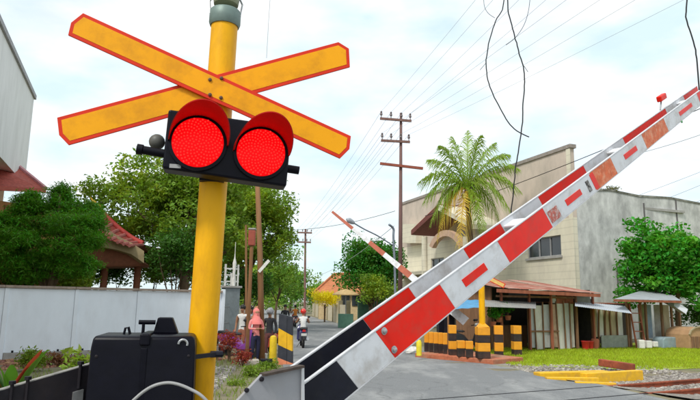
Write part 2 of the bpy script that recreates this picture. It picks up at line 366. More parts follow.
# ================================================================== NEAR SIGNAL
PB = cdp(206, 290, 3.45)
sn = V((CAM.x - PB.x, CAM.y - PB.y, 0)).normalized(); sn = (Matrix.Rotation(R(-1), 3, 'Z') @ sn)   # faces the camera
sx = Z.cross(sn)
PT = onpl(224.7, 24, PB, sn); pax = (PT - PB).normalized()
if sx.dot(RT) < 0: sx = -sx
Pg = PB + pax * ((0 - PB.z) / pax.z)
sig = thing('crossing_signal', Pg, 'yellow level crossing signal post with crossbuck and two lit red lamps', 'railway signal')
pr = .081
MB().lathe(Pg, pax, [(pr, .02), (pr, (PT - Pg).length)], 32).build('pole', YEL, sig, smooth=True)
MB().lathe(Pg, pax, [(.17, 0), (.17, .025), (.1, .03), (.1, .09)], 24).build('base_flange', YEL, sig, smooth=True)
GRN = mat('cap_green_grey', (.16, .22, .20), rough=.5, var=.2, scale=12, bump=.1, metal=.3)
MB().lathe(PT, pax, [(.088, -.02), (.096, 0), (.096, .075), (.088, .085), (.05, .09), (.05, .1)], 28).build('collar', GRN, sig, smooth=True)
bell = MB().lathe(PT + pax * .1, pax, [(.04, 0), (.075, .025), (.08, .06), (.075, .13), (.05, .17), (.02, .185)], 24).build('bell', mat('bell_olive', (.20, .22, .13), rough=.5, var=.3, scale=9, bump=.1), sig, smooth=True)
for q in (-1, 1):
    MB().tube([PT + sx * .09 * q + pax * .05 + sn * .02, PT + sx * .1 * q + pax * .14, PT + sx * .07 * q + pax * .2], .006, 6).build('bell_bracket', STEEL, sig)
# crossbuck boards: outlines on planes in front of the pole
def board(px, off, order):
    P0 = PB + sn * off; pl = [onpl(x, y, P0, sn) for x, y in px]
    bd = MB().prism(pl, -sn * .012).build('crossbuck_board', BRED, sig, bevel=.002)
    c = sum(pl, V()) / len(pl); a1 = (pl[3] - pl[0]).normalized()
    # inset polygon
    n = len(pl); ins = []
    for i in range(n):
        p, a, b = pl[i], pl[i - 1], pl[(i + 1) % n]; e1 = (p - a).normalized(); e2 = (b - p).normalized()
        n1 = sn.cross(e1); n2 = sn.cross(e2)
        if n1.dot(c - p) < 0: n1 = -n1
        if n2.dot(c - p) < 0: n2 = -n2
        bis = (n1 + n2).normalized(); ins.append(p + bis * (.021 / max(.35, bis.dot(n1))))
    MB().prism([p + sn * .0015 for p in ins], -sn * .003).build('yellow_face', BOARD, bd)
    return c
c2_ = board([(338.5, 42), (349, 48.5), (350, 67), (68.5, 145), (59, 135), (57, 117.5)], pr + .012, 0)
c1_ = board([(83, 13), (351, 136), (349.5, 149), (340, 158.5), (68, 35), (71, 22.5)], pr + .034, 1)
for (x, y) in ((210, 80), (221.5, 78.5), (210, 95), (221, 98)):
    p = onpl(x, y, PB + sn * (pr + .034), sn); MB().lathe(p, sn, [(.011, 0), (.011, .008), (.005, .011)], 8).build('bolt', mat('bolt_brown', (.10, .05, .03), rough=.6, bump=.1), sig)
# lamp head
HO = pr + .17
hp = [onpl(x, y, PB + sn * HO, sn) for x, y in ((168.5, 109), (292, 126.5), (286.5, 186.5), (162, 168))]
hs = MB().prism(hp, -sn * .14).build('lamp_housing', BLACKPL, sig, bevel=.012)
MB().obox(PB + sn * (pr * .6) - sx * .07 + Z * .62, sx * .14, sn * .06, Z * .3).build('mounting_bracket', BLACKP, sig)
REDL = mat('red_lens', (.16, .001, .002), rough=.4, var=.05, bump=0, emit=(1, .002, .004, .50), spec=.1)
LED = mat('red_led', (.3, .01, .01), rough=.4, var=0, bump=0, emit=(1, .016, .012, 1.15), spec=.1)
HOODM = mat('hood_red_glow', (.50, .007, .005), rough=.4, var=.15, scale=10, bump=.03, spec=.25)  # red LED glow on the black hoods, put into the base colour
for (lx, ly, rp) in ((198, 143.5, 26.0), (260.8, 153.5, 24.2)):
    P0 = PB + sn * HO; c = onpl(lx, ly, P0, sn); rad = (onpl(lx + rp, ly, P0, sn) - c).length
    lp = MB().lathe(c, sn, [(rad * 1.12, -.02), (rad * 1.12, .02), (rad * 1.0, .022)], 40).build('lamp', BLACKPL, sig, smooth=True)
    MB().lathe(c, sn, [(rad * .99, .0225), (rad * .98, .03), (rad * .7, .042), (rad * .35, .049), (.002, .051)], 40).build('lens', REDL, lp, smooth=True)
    mb = MB(); up_ = Z; ga = math.pi * (3 - 5 ** .5); nl = 190
    for i in range(nl):
        rr = rad * .95 * math.sqrt((i + .5) / nl); a = i * ga; h = .0505 - .02 * (rr / rad) ** 2
        mb.lathe(c + sx * rr * math.cos(a) + up_ * rr * math.sin(a) + sn * h, sn, [(.0062, -.004), (.0048, .003), (.001, .005)], 6)
    mb.build('leds', LED, lp, kind='stuff')
    # hood: upper half shell, longest at the top
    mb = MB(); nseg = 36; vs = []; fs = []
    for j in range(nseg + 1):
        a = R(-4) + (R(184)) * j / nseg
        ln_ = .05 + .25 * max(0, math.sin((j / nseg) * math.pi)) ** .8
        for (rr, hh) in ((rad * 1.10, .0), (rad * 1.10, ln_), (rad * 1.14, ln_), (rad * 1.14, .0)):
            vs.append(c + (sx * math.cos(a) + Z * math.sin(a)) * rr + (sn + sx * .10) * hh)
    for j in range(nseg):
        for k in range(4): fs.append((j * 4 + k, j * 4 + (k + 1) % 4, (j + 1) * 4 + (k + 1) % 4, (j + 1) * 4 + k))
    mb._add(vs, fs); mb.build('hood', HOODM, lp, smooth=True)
for (x0, y0, x1, y1) in ((137, 149, 166, 154), (283, 168, 299, 170.5)):
    a, b = onpl(x0, y0, PB + sn * (HO - .07), sn), onpl(x1, y1, PB + sn * (HO - .07), sn)
    MB().tube([a, a.lerp(b, .2), a.lerp(b, .22), b], [.03, .03, .024, .024], 14).build('side_clamp', BLACKPL, sig, smooth=True)
p = onpl(157, 142, PB + sn * (HO - .12), sn); MB().ball(p, .045, 14, 8).build('clamp_knob', mat('knob_grey', (.09, .09, .08), rough=.5, bump=.1), sig, smooth=True)
p = onpl(175, 168, PB + sn * (HO + .0015), sn); MB().obox(p - sx * .03, sx * .06, Z * .022, -sn * .002).build('maker_plate', mat('plate_silver', (.4, .4, .4), rough=.4, bump=0), sig)
# signal cable along the pole down from the head
MB().tube([PB + sn * pr * 1.05 + sx * .03 + Z * 1.0, PB + sn * pr * 1.08 + sx * .028 + Z * .4, PB + sn * pr * 1.08 + sx * .025 + Z * -.4], .006, 6) if False else None

# ================================================================== NEAR BARRIER
A = cdp(303, 383.5, 3.0); B = cdp(698, 91.6, 7.6); bd_ = (B - A).normalized(); BL = (B - A).length
bh = V((bd_.x, bd_.y, 0)).normalized(); bs = Z.cross(bh)                        # bs: left of heading = away from camera
bn = bd_.cross(-bs).normalized(); bn = bn if bn.z > 0 else -bn
mach = cdp(143, 360, 3.18)
bar = thing('railway_barrier', V((mach.x, mach.y, 0)), 'near half-raised barrier with twin red and white booms and black drive cabinet', 'railway barrier')
def hgt(t): return .226 - .0072 * t
def gap(t): return .245 - .011 * t
TH = .020
def beam(off0, near):
    """C-channel panel from t=-.75 to 7.6"""
    mb = MB(); t0, t1 = -.75, 7.5
    def pt(t, h, o): return A + bd_ * t - bn * h + bs * ((gap(t) if not near else 0) + o)
    def seg(h0f, h1f, o0, o1):
        vs = []
        for t in (t0, t1):
            h0, h1 = h0f(hgt(t)), h1f(hgt(t)); vs += [pt(t, h0, o0), pt(t, h0, o1), pt(t, h1, o1), pt(t, h1, o0)]
        mb._add(vs, [(0, 1, 2, 3), (4, 7, 6, 5), (0, 4, 5, 1), (1, 5, 6, 2), (2, 6, 7, 3), (3, 7, 4, 0)])
    seg(lambda h: .008, lambda h: h - .008, 0, .004)                 # web
    seg(lambda h: 0, lambda h: .007, -.003, TH)                      # upper flange
    seg(lambda h: h - .007, lambda h: h, -.003, TH)                  # lower flange
    b = mb.build('boom_panel', ALU, bar)
    def band(ta, tb, m, name, ha=.009, hb=.009, o=-.0015, th=.0035):
        vs = []
        for t in (ta, tb):
            h = hgt(t); h0 = ha if ha < .05 else ha * h; h1 = h - hb if hb < .05 else hb * h; k0, k1 = (.36 * (h0 - .01), .36 * (h1 - .01)) if -.7 < t < 7.4 else (0, 0)
            vs += [pt(t + k0, h0, o), pt(t + k0, h0, o + th), pt(t + k1, h1, o + th), pt(t + k1, h1, o)]
        MB()._add(vs, [(0, 1, 2, 3), (4, 7, 6, 5), (0, 4, 5, 1), (1, 5, 6, 2), (2, 6, 7, 3), (3, 7, 4, 0)]).build(name, m, b)
    return b, band, pt
nb, nband, npt = beam(0, True)
cuts = [-.75, .24, .56, 1.19, 1.91, 2.61, 3.52, 4.01, 4.85, 5.56, 6.85, 7.5]
bm_ = [(BLACKP, 'black_band'), (WHITEB, 'white_band'), (REDB, 'red_band'), (WHITEB, 'white_band'), (REDB, 'red_band'), (WHITEB, 'white_band'), (ORB, 'faded_band'), (WHITEB, 'white_band'), (ORB, 'faded_band'), (WHITEB, 'white_band'), (REDB, 'red_band')]
for i, (m, n) in enumerate(bm_): nband(cuts[i] + .0015, cuts[i + 1] - .0015, m, n)
for (ta, tb, m) in ((1.38, 1.66, REDB), (2.95, 3.25, REDB), (4.28, 4.62, REDB), (6.05, 6.55, REDB)):
    nband(ta, tb, m, 'red_reflector', .36, .64, -.004, .003)
nband(3.5, 3.58, REDB, 'red_reflector', .10, .9, -.004, .003)
GRIME = mat('grime_black', (.05, .045, .045), rough=.8, var=.4, scale=30, bump=.1, dirt=(.5, .48, .46), dirt_amt=1, dirt_scale=24)
nband(2.63, 2.80, mat('torn_sticker', (.5, .12, .09), rough=.7, var=.5, scale=30, bump=.1, dirt=(.6, .58, .56), dirt_amt=1, dirt_scale=25), 'torn_sticker', .3, .82, -.004, .002)
nband(3.38, 3.44, GRIME, 'worn_lettering', .25, .8, -.004, .002)
fb, fband, fpt = beam(0, False)
fc = [-.75, .70, 1.15, 1.80, 2.32, 2.95, 3.86, 4.85, 6.2, 6.9, 7.5]
fm = [BLACKP, REDB, WHITEB, REDB, WHITEB, REDB, WHITEB, REDB, WHITEB, REDB]
for i, m in enumerate(fm): fband(fc[i] + .0015, fc[i + 1] - .0015, m, {BLACKP.name: 'black_band', REDB.name: 'red_band', WHITEB.name: 'white_band'}[m.name])
# spacers between the panels
for t in (2.35, 4.4, 6.6):
    MB().obox(npt(t, .045, .006), bd_ * .16, -bn * .012, bs * (gap(t) - .008)).build('spacer', WHITEB, bar)
for (x, y) in ((383.5, 331), (393.5, 349.5)):
    p = onpl(x, y, A, bs) - bs * .003; MB().lathe(p, -bs, [(.022, 0), (.022, .004), (.014, .005), (.014, .015), (.009, .018)], 14).build('bolt', STEEL, bar, smooth=True)
for (x, y) in ((681, 122),):
    p = onpl(x, y, A, bs) - bs * .003; MB().lathe(p, -bs, [(.014, 0), (.014, .012)], 8).build('bolt', mat('green_tag', (.1, .3, .12), bump=0), bar)
# boom end lamp on its stalk
p = fpt(6.1, 0, .02); MB().tube([p, p + bn * .09 + bd_ * .1], .009, 6).build('lamp_stalk', STEEL, bar)
q = p + bn * .09 + bd_ * .04; MB().obox(q - bs * .03, bd_ * .2, bn * .07, bs * .06).build('boom_lamp', REDB, bar, bevel=.012)
# gusset plate at the boom root
go = A - bs * .03
gp = [onpl(x, y, go, bs) for x, y in ((301, 366), (262, 374.5), (236, 402), (206, 470), (302, 470))]
gpl = MB().prism(gp, bs * .018).build('gusset_plate', GREYP, bar, bevel=.003)
MB().bar(gp[0] - bs * .004, gp[1] - bs * .004, .05, .012).build('plate_lip', mat('rusty_lip', (.07, .05, .04), rough=.8, bump=.3, var=.4, scale=20), gpl)
MB().bar(gp[0] + (gp[4] - gp[0]) * .0 - bs * .012, gp[4] - bs * .012, .008, .016).build('plate_edge', ALU, gpl)
for (x, y) in ((261, 379), (246, 390)):
    p = onpl(x, y, go, bs); MB().lathe(p - bs * .001, -bs, [(.011, 0), (.011, .01), (.006, .013)], 8).build('bolt', DARKST, gpl)
piv = A - bd_ * .5 - bn * .11
MB().tube([piv - bs * .12, piv + bs * .42], .045, 16).build('shaft', STEEL, bar, smooth=True)
MB().box((piv.x + bs.x * .14, piv.y + bs.y * .14, (piv.z + .0) / 2 - .03), (.22, .2, piv.z - .03), math.atan2(bh.y, bh.x)).build('bearing_stand', DARKST, bar, bevel=.008)
# cabinet
cf = cdp(143, 360, 3.0); cu = sx
ca_ = [onpl(x, y, cf, sn) for x, y in ((87.5, 400), (91.5, 337.5), (196, 334), (198.5, 400))]
zt = (ca_[1].z + ca_[2].z) / 2
lx0 = (ca_[1] - cf).dot(sx); lx1 = (ca_[2] - cf).dot(sx); base0 = V((cf.x, cf.y, 0))
cab = MB()
def cp(a, o, z): return base0 + sx * a - sn * o + Z * z
vs = []
for z, gx in ((.52, .02), (zt - .06, .0), (zt - .012, -.006), (zt, -.02)):
    for a, o in ((lx0 - gx, -gx), (lx1 + gx, -gx), (lx1 + gx, .34 + gx), (lx0 - gx, .34 + gx)): vs.append(cp(a, o, z))
fs = [(3, 2, 1, 0)] + [(i * 4 + j, i * 4 + (j + 1) % 4, (i + 1) * 4 + (j + 1) % 4, (i + 1) * 4 + j) for i in range(3) for j in range(4)] + [(12, 13, 14, 15)]
cab = cab._add(vs, fs).build('cabinet', BLACKPL, bar, bevel=.014, smooth=True)
mid = lx0 + (lx1 - lx0) * .50
MB().obox(cp(mid - .022, -.012, zt - .05), sx * .05, -sn * .3, Z * .062).build('lid_ridge', BLACKPL, cab, bevel=.01)
MB().obox(cp(mid - .012, -.006, .6), sx * .03, -sn * .02, Z * (zt - .66)).build('door_seam', BLACKPL, cab, bevel=.004)
MB().prism([cp(mid + .02, .2, zt), cp(mid + .04, .2, zt + .085), cp(mid + .115, .2, zt + .085), cp(mid + .15, .2, zt)], -sn * .09).build('lid_handle', BLACKPL, cab, bevel=.006)
MB().tube([cp(mid - .055, .19, zt + .06), cp(mid - .03, .19, zt + .06), cp(mid - .03, .19, zt - .01)], .009, 8).build('latch', BLACKPL, cab)
MB().tube([cp(mid - .055, .19, zt + .06), cp(mid + .03, .19, zt + .06)], .012, 8).build('latch_bar', BLACKPL, cab)
MB().tube([cp(mid - .12, .15, zt), cp(mid - .115, .15, zt + .03), cp(mid - .10, .15, zt + .035), cp(mid - .09, .15, zt)], .007, 6).build('lifting_eye', BLACKPL, cab)
k = onpl(183, 344, cf, sn); MB().tube([k + sn * .004 + sx * (.022 * math.cos(a)) + Z * (.022 * math.sin(a)) for a in [R(q) for q in range(-20, 200, 20)]], .006, 6).build('door_ring', STEEL, cab)
for a_ in (lx0 + .05, lx1 - .09):
    MB().tube([cp(a_, .345, zt - .02), cp(a_ + .05, .345, zt - .02)], .012, 8).build('hinge', DARKST, cab)
for dx_, dz_ in ((.03, .04), (.03, .35), (-.03, .04), (-.03, .35)):
    e_ = lx0 + dx_ if dx_ > 0 else lx1 + dx_; MB().lathe(cp(e_, -.0005, zt - .06 - dz_), sn, [(.008, 0), (.008, .003), (.004, .005)], 8).build('screw', DARKST, cab)
# clamp to the pole
pc = onpl(208, 353, PB, sn); pc = PB + pax * ((pc.z - PB.z) / pax.z)
MB().lathe(pc, pax, [(pr + .002, -.018), (pr + .010, -.016), (pr + .010, .016), (pr + .002, .018)], 28).build('pole_clamp', BLACKP, bar, smooth=True) if False else None
MB().bar(cp(lx1 - .01, .1, pc.z), pc + sx * .07 + sn * (pr + .012), .02, .022).build('clamp_arm', BLACKP, bar)
MB().tube([pc + sx * .05 + sn * (pr + .0), pc + sx * .115 + sn * (pr - .01)], .018, 10).build('clamp_bolt', BLACKP, bar)
MB().obox(cp(lx0 + .03, .02, .0), sx * (lx1 - lx0 - .06), -sn * .3, Z * .53).build('plinth', CONC, bar, bevel=.01)
# counterweight channel on the left
c0 = cdp(-60, 409, 2.75); c1 = cdp(96, 363.5, 3.2); cwd = (c1 - c0).normalized()
ch = MB().bar(c0 - Z * .13, c1 - Z * .13, .012, .26).build('counterweight_channel', DARKST, bar)
cn = cwd.cross(Z).normalized()
MB().bar(c0 + Z * .004 - cn * .02, c1 + Z * .004 - cn * .02, .05, .008).build('channel_lip', mat('worn_edge', (.25, .24, .22), rough=.6, var=.4, scale=15, bump=.1), ch)
for f_ in (.31, .42, .52, .88):
    p = c0.lerp(c1, f_) + cn * .012; MB().tube([p - Z * .10, p + Z * .035], .009, 8).build('stud', DARKST, ch); MB().lathe(p + Z * .02, Z, [(.018, 0), (.018, .016)], 6).build('nut', DARKST, ch)
MB().obox(c0.lerp(c1, .84) + cn * .008 - Z * .17, cwd * .05, Z * .06, cn * .02).build('side_lug', STEEL, ch)
for f_ in (.2, .55, .75):
    p = c0.lerp(c1, f_) - Z * .35; MB().obox(p - cn * .06 - Z * .25, cwd * .14, Z * .35, cn * .1).build('counterweight', DARKST, ch, bevel=.008)
# pale cable looping in front of the cabinet: a thing of its own
cpts = [cdp(x, y, 2.86) for x, y in ((112, 440), (128, 408), (137, 397), (150, 387.5), (163, 383.2), (175, 383.5), (190, 389), (205, 399), (224, 425), (232, 450))]
def smooth_pts(p, n=6):
    out = []
    for i in range(len(p) - 1):
        a, b, c, d = p[max(i - 1, 0)], p[i], p[i + 1], p[min(i + 2, len(p) - 1)]
        for k in range(n):
            t = k / n; out.append(.5 * ((2 * b) + (c - a) * t + (2 * a - 5 * b + 4 * c - d) * t * t + (3 * b - a - 3 * c + d) * t ** 3))
    return out + [p[-1]]
MB().tube(smooth_pts(cpts), .0075, 8).build('power_cable', mat('cable_grey', (.33, .33, .33), rough=.5, bump=0), label='pale grey cable looping in front of the black drive cabinet', cat='cable', smooth=True)

# ================================================================== VEGETATION HELPERS
def leaf_quads(C, size, droop=.3, aspect=.45, jit=.35, up=.5):
    """one folded diamond per centre"""
    n = len(C); C = np.asarray(C)
    d = rng.normal(size=(n, 3)); d[:, 2] = d[:, 2] * .6 - droop; d /= np.linalg.norm(d, axis=1, keepdims=True)
    nn = rng.normal(size=(n, 3)); nn[:, 2] = np.abs(nn[:, 2]) + up
    s = np.cross(d, nn); s /= (np.linalg.norm(s, axis=1, keepdims=True) + 1e-9); f = np.cross(s, d)
    L_ = size * (1 + rng.uniform(-jit, jit, (n, 1))); W = L_ * aspect
    out = np.empty((n, 4, 3))
    out[:, 0] = C - d * L_ * .5; out[:, 1] = C + s * W * .5 + f * L_ * .08; out[:, 2] = C + d * L_ * .5 - f * L_ * .1; out[:, 3] = C - s * W * .5 + f * L_ * .08
    return out.reshape(-1, 3)
def clumps(center, rad, ncl, per, crad, shell=.55, flat=.75, lump=.42, seed=0):
    """leaf positions in clumps spread through an uneven ellipsoid"""
    r = np.random.default_rng(seed + 5); pts = []; cc = []
    ph = r.uniform(0, 6.28, 6)
    for _ in range(ncl):
        d = r.normal(size=3); d /= np.linalg.norm(d)
        if d[2] < -.55: d[2] *= -.5
        k = (shell + (1 - shell) * r.random()) if r.random() < .8 else r.random()
        lob = 1 + lump * (math.sin(3 * math.atan2(d[1], d[0]) + ph[0]) * .5 + math.sin(5 * d[2] + ph[1] + 2 * d[0]) * .5) + r.normal() * .06
        c = np.array(center) + d * np.array(rad) * k * lob; cc.append(c)
        m = int(per * r.uniform(.6, 1.4)); q = np.clip(r.normal(size=(m, 3)), -1.45, 1.45) * crad * np.array([1, 1, flat]) * r.uniform(.7, 1.3)
        pts.append(c + q)
    return np.concatenate(pts), cc
def tree(name, label, base, trunk_h, center, rad, ncl, per, crad, leaf, lm, seed, cat='tree', group=None, tr=.16, aspect=.45, limbs=9, bark=None, **kw):
    base = V(base); t = thing(name, base, label, cat, group); r = random.Random(seed)
    pts, cc = clumps(center, rad, ncl, per, crad, seed=seed, **kw)
    mb = MB(); c = V(center); fork = V((base.x * .6 + c.x * .4, base.y * .6 + c.y * .4, base.z + trunk_h))
    mb.tube([base - Z * .1, base + Z * .05, base.lerp(fork, .5) + V((r.uniform(-.1, .1), 0, 0)), fork], [tr * 1.5, tr * 1.15, tr, tr * .85], 10)
    for k in range(limbs):
        e = V(cc[r.randrange(len(cc))]); m = fork.lerp(e, .5) + V((r.uniform(-.3, .3), r.uniform(-.3, .3), r.uniform(.0, .4)))
        mb.tube([fork - Z * .1, m, e], [tr * .6, tr * .35, tr * .08], 6)
        for _ in range(2):
            e2 = V(cc[r.randrange(len(cc))])
            if (e2 - m).length < max(rad) * 1.0: mb.tube([m, m.lerp(e2, .5) + Z * .1, e2], [tr * .28, tr * .15, tr * .04], 5)
    mb.build('trunk', bark or TRUNK, t, smooth='all')
    tone = NEWLEAF.get(lm.name)
    if tone:
        sel = np.zeros(len(pts), bool); zc_ = np.array(center)
        for c_ in cc:
            if r.random() < .33: sel |= (np.linalg.norm(pts - c_, axis=1) < crad * 1.25)
        raw_mesh('new_leaves', leaf_quads(pts[sel], leaf, aspect=aspect), 4, tone, t); pts = pts[~sel]
    raw_mesh('crown', leaf_quads(pts, leaf, aspect=aspect), 4, lm, t)
    return t
G_MID = leafmat('leaf_mid_green', (.17, .28, .03)); G_DARK = leafmat('leaf_dark_green', (.06, .16, .022)); G_YEL = leafmat('leaf_yellow_green', (.19, .28, .03))
G_DEEP = leafmat('leaf_deep_green', (.045, .19, .02)); G_FAR = leafmat('leaf_far_green', (.13, .27, .04)); G_LUSH = leafmat('leaf_lush', (.055, .27, .02))
NEWLEAF = {G_MID.name: leafmat('leaf_new', (.30, .40, .03)), G_LUSH.name: leafmat('leaf_new_lush', (.12, .38, .03)), G_DEEP.name: leafmat('leaf_new_deep', (.10, .28, .03)), G_FAR.name: leafmat('leaf_new_far', (.24, .38, .05))}
FLOW = leafmat('leaf_bright_yellow', (.72, .60, .01), .25); REDLF = leafmat('leaf_red', (.36, .06, .04), .4)

# ================================================================== LEFT SIDE
# ---- panel wall
W0 = gr(0, 360.6); W1 = gr(86, 357); wl = Wall(W0, V((math.sin(R(54)), math.cos(R(54)), 0)))
ztop = wl.sz(0, 285)[1]
pw = thing('panel_wall', wl.pt(0, 0), 'long pale blue-white concrete panel wall with brown coping on the left', 'wall')
SP = 1.95; s0 = wl.sz(4, 320)[0]; s0 -= 2 * SP; NP = 7; s_end = wl.sz(222, 320)[0]
pm = None; qm = None; k = 0; s = s0
while s < s_end - .3:
    e = min(s + SP, s_end)
    MB().obox(wl.pt(s + .065, .22, -.03), wl.u * (e - s - .13), wl.o * .05, Z * (ztop - .30)).build('wall_panel', WALLB, pw, bevel=.006)
    MB().obox(wl.pt(s - .062, .0, -.05), wl.u * .124, wl.o * .10, Z * (ztop - .075)).build('wall_post', WALLB, pw, bevel=.01)
    MB().obox(wl.pt(s + .065, .0, -.05), wl.u * (e - s - .13), wl.o * .12, Z * .215).build('plinth_beam', CONC, pw, bevel=.01)
    MB().obox(wl.pt(s - .06, ztop - .073, -.09), wl.u * (e - s - .006), wl.o * .19, Z * .075).build('coping', WALLC, pw, bevel=.008)
    for q in range(3):
        a = s + .3 + q * .62
        if a < e - .1: MB().box(wl.pt(a, .235, .035), (.05, .03, .09), 0).build('weep_hole_cap', DARKST, pw)
    s += SP
MB().obox(wl.pt(s_end - .062, .0, -.05), wl.u * .124, wl.o * .10, Z * (ztop + .05)).build('wall_post', WALLB, pw, bevel=.01)

# ---- tall white building, upper left
lb = Wall(V((0, 0, 0)) + at(34, 100, 31), azv(-20))
LC = at(34, 99, 31); lb = Wall(LC, azv(-20)); zc = LC.z
zb = lb.sz(21, 180)[1]
WHT = mat('white_render', (.80, .80, .80), rough=.9, var=.07, scale=2, bump=.08, dirt=(.55, .55, .54), dirt_amt=.4, dirt_scale=.7, stretch=(1, 1, .3))
LBG = thing('white_building', V((LC.x, LC.y, 0)), 'tall blank white rendered building at the upper left edge', 'building')
back = V((-math.cos(R(20)), -math.sin(R(20)), 0))
MB().obox(lb.pt(0, zb), -lb.u * 26, back * 14, Z * (zc - zb)).build('upper_storey', WHT, LBG)
MB().obox(lb.pt(-.6, 0) + back * .8, -lb.u * 24, back * 12, Z * (zb - .002)).build('lower_storey', mat('tan_render', (.42, .30, .19), rough=.9, var=.1, bump=.1), LBG)
MB().obox(lb.pt(.10, zc - .002) - back * .10, -lb.u * 26.2, back * 14.2, Z * .22).build('parapet_coping', mat('coping_grey', (.40, .40, .42), rough=.9, bump=.1), LBG)
SOF = mat('soffit_brown', (.30, .13, .06), rough=.8, var=.2, bump=.1)
# ---- red roofed hall below it
hal = thing('red_roof_hall', at(15, 340, 27.5) * 1, 'orange-brown hall with red tiled eave under the white building', 'building')
hal.location.z = 0
ew = Wall(at(30, 188, 27), azv(60)); e0 = at(-40, 186, 25); e1 = at(45.5, 190.5, 28)
rp_ = at(12, 163, 29.5); r0 = at(-40, 150, 27)
ed = (e1 - e0).normalized()
MB().prism([e0, e1, rp_, r0], V((0, .05, .10))).build('roof', LINE_ROOFT, hal)
MB().bar(e0 - Z * .03, e1 - Z * .03, .12, .16).build('fascia', mat('eave_red', (.42, .09, .06), rough=.6, bump=.05), hal)
MB().bar(rp_ + Z * .1, e1 + Z * .1, .16, .14).build('ridge_cap', mat('ridge_pink', (.50, .22, .24), rough=.7, bump=.1), hal)
hx = V((ed.x, ed.y, 0)).normalized(); hy = V((-hx.y, hx.x, 0))
hb = V((e0.x, e0.y, 0)) + hy * .9
MB().obox(hb, hx * 7.0, hy * 4, Z * (e0.z - .25)).build('wall', mat('hall_orange', (.50, .24, .09), rough=.85, bump=.1, dirt=(.33, .17, .08)), hal)
for k in range(5): MB().obox(hb + hx * (1.0 + k * 1.3) - hy * .06, hx * .22, hy * .058, Z * (e0.z - .4)).build('pilaster', SOF, hal)

# ---- temple pavilion with red upswept roof
tc0 = at(142, 290, 30); tp = thing('temple_pavilion', V((tc0.x - 3, tc0.y + 3, 0)), 'temple pavilion with red tiled upswept gable roof and cream fascia', 'building')
TP = lambda x, y, d=30: at(x, y, d)
CREAM = mat('cream_fascia', (.46, .36, .20), rough=.8, var=.15, bump=.1, dirt=(.3, .22, .12))
TBR = mat('temple_brown', (.24, .085, .045), rough=.8, var=.2, bump=.1)
ridge = [TP(96, 206), TP(106, 218), TP(119, 230), TP(132, 239.5), TP(143, 245)]
eave = [p - Z * f_ + V((-.15, -1.4, 0)) for p, f_ in zip(ridge, (1.05, .75, .50, .32, .2))]
dv = V((-5.5, 1.0, 0))
mb = MB()
for i in range(len(ridge) - 1):
    mb._add([ridge[i], ridge[i + 1], eave[i + 1], eave[i]], [(0, 1, 2, 3)])
    mb._add([ridge[i] + Z * .02, ridge[i + 1] + Z * .02, ridge[i + 1] + dv * .9 + Z * .02, ridge[i] + dv * .9 + Z * .02], [(0, 1, 2, 3)])
mb.build('roof', LINE_ROOFT, tp)
MB().tube(smooth_pts([p + Z * .08 for p in ridge]), .13, 8).build('ridge', mat('ridge_red', (.50, .06, .05), rough=.6, bump=.1), tp, smooth='all')
for i in range(9):
    f_ = i / 8 * (len(ridge) - 1); a = int(min(f_, len(ridge) - 2)); g_ = f_ - a
    p = ridge[a].lerp(ridge[a + 1], g_); q = eave[a].lerp(eave[a + 1], g_)
    MB().tube([p - V((0, .05, .0)), q + V((0, -.05, .03))], .085, 6).build('roof_tile', mat('tile_pale_red', (.50, .17, .15), rough=.7, bump=.2, var=.3), tp)
fz = [TP(103, 226, 29), TP(118, 236, 29), TP(132, 243, 29), TP(144, 251, 29)]; fz2 = [TP(103, 247, 29), TP(118, 250, 29), TP(131, 254, 29), TP(144, 263, 29)]
MB().prism(fz + fz2[::-1], V((-.3, .3, 0))).build('fascia', CREAM, tp)
MB().prism([p + V((-.05, .35, -.02)) for p in fz2] + [TP(144, 266, 29.4), TP(60, 268, 29.4), TP(60, 246, 29.4)], V((-.3, 1.6, 0))).build('beam', TBR, tp)
MB().obox(TP(50, 246, 31), V((4.5, .4, 0)), V((0, 5, 0)), Z * .25).build('ceiling', TBR, tp)
for x in (60, 80, 105, 138):
    p = TP(x, 266, 30.2); MB().lathe(V((p.x, p.y, 0)), Z, [(.17, 0), (.17, p.z + .2)], 12).build('column', TBR, tp, smooth=True)
MB().lathe(TP(98, 210, 29.6), V((-.5, -.3, .9)), [(.05, -.2), (.24, 0), (.20, .25), (.06, .55), (.01, .75)], 10).build('finial', mat('gold_ornament', (.75, .45, .05), rough=.5, bump=.1), tp, smooth=True)
# statues/pots and back wall inside the compound seen through the trees
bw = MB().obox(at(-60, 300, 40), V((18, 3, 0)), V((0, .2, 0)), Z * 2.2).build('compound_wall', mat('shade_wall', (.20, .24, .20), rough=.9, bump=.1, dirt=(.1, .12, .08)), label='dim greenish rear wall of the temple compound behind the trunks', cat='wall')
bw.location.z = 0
# ---- casuarina / pine like tree left
def cyp_pts(seed):
    r = np.random.default_rng(seed); pts = []
    for (cx, cy, rx, ry, dep) in ((22, 222, 30, 30, 23.5), (62, 215, 26, 26, 24.2), (72, 236, 36, 32, 22.8), (20, 248, 38, 26, 22.6), (62, 200, 12, 22, 24.5), (92, 232, 15, 26, 23.6), (40, 240, 40, 30, 24), (2, 235, 20, 34, 23), (91, 214, 9, 14, 24.2), (25, 268, 34, 16, 23.2), (70, 264, 34, 16, 23.4), (30, 205, 20, 16, 23.8)):
        c = np.array(at(cx, cy, dep)); sx_, sz_ = rx * dep / F, ry * dep / F
        for _ in range(60):
            d = r.normal(size=3); d /= np.linalg.norm(d); k = .55 + .45 * r.random()
            q = c + d * np.array([sx_, min(sx_, 1.3), sz_]) * k * .80
            pts.append(q + r.normal(size=(85, 3)) * np.array([.15, .15, .09]))
    return np.concatenate(pts)
p = at(48, 290, 23.6); ct = thing('juniper_tree', V((p.x, p.y, 0)), 'dense dark green pruned juniper tree behind the panel wall', 'tree')
mb = MB(); b0 = V((p.x, p.y, 0))
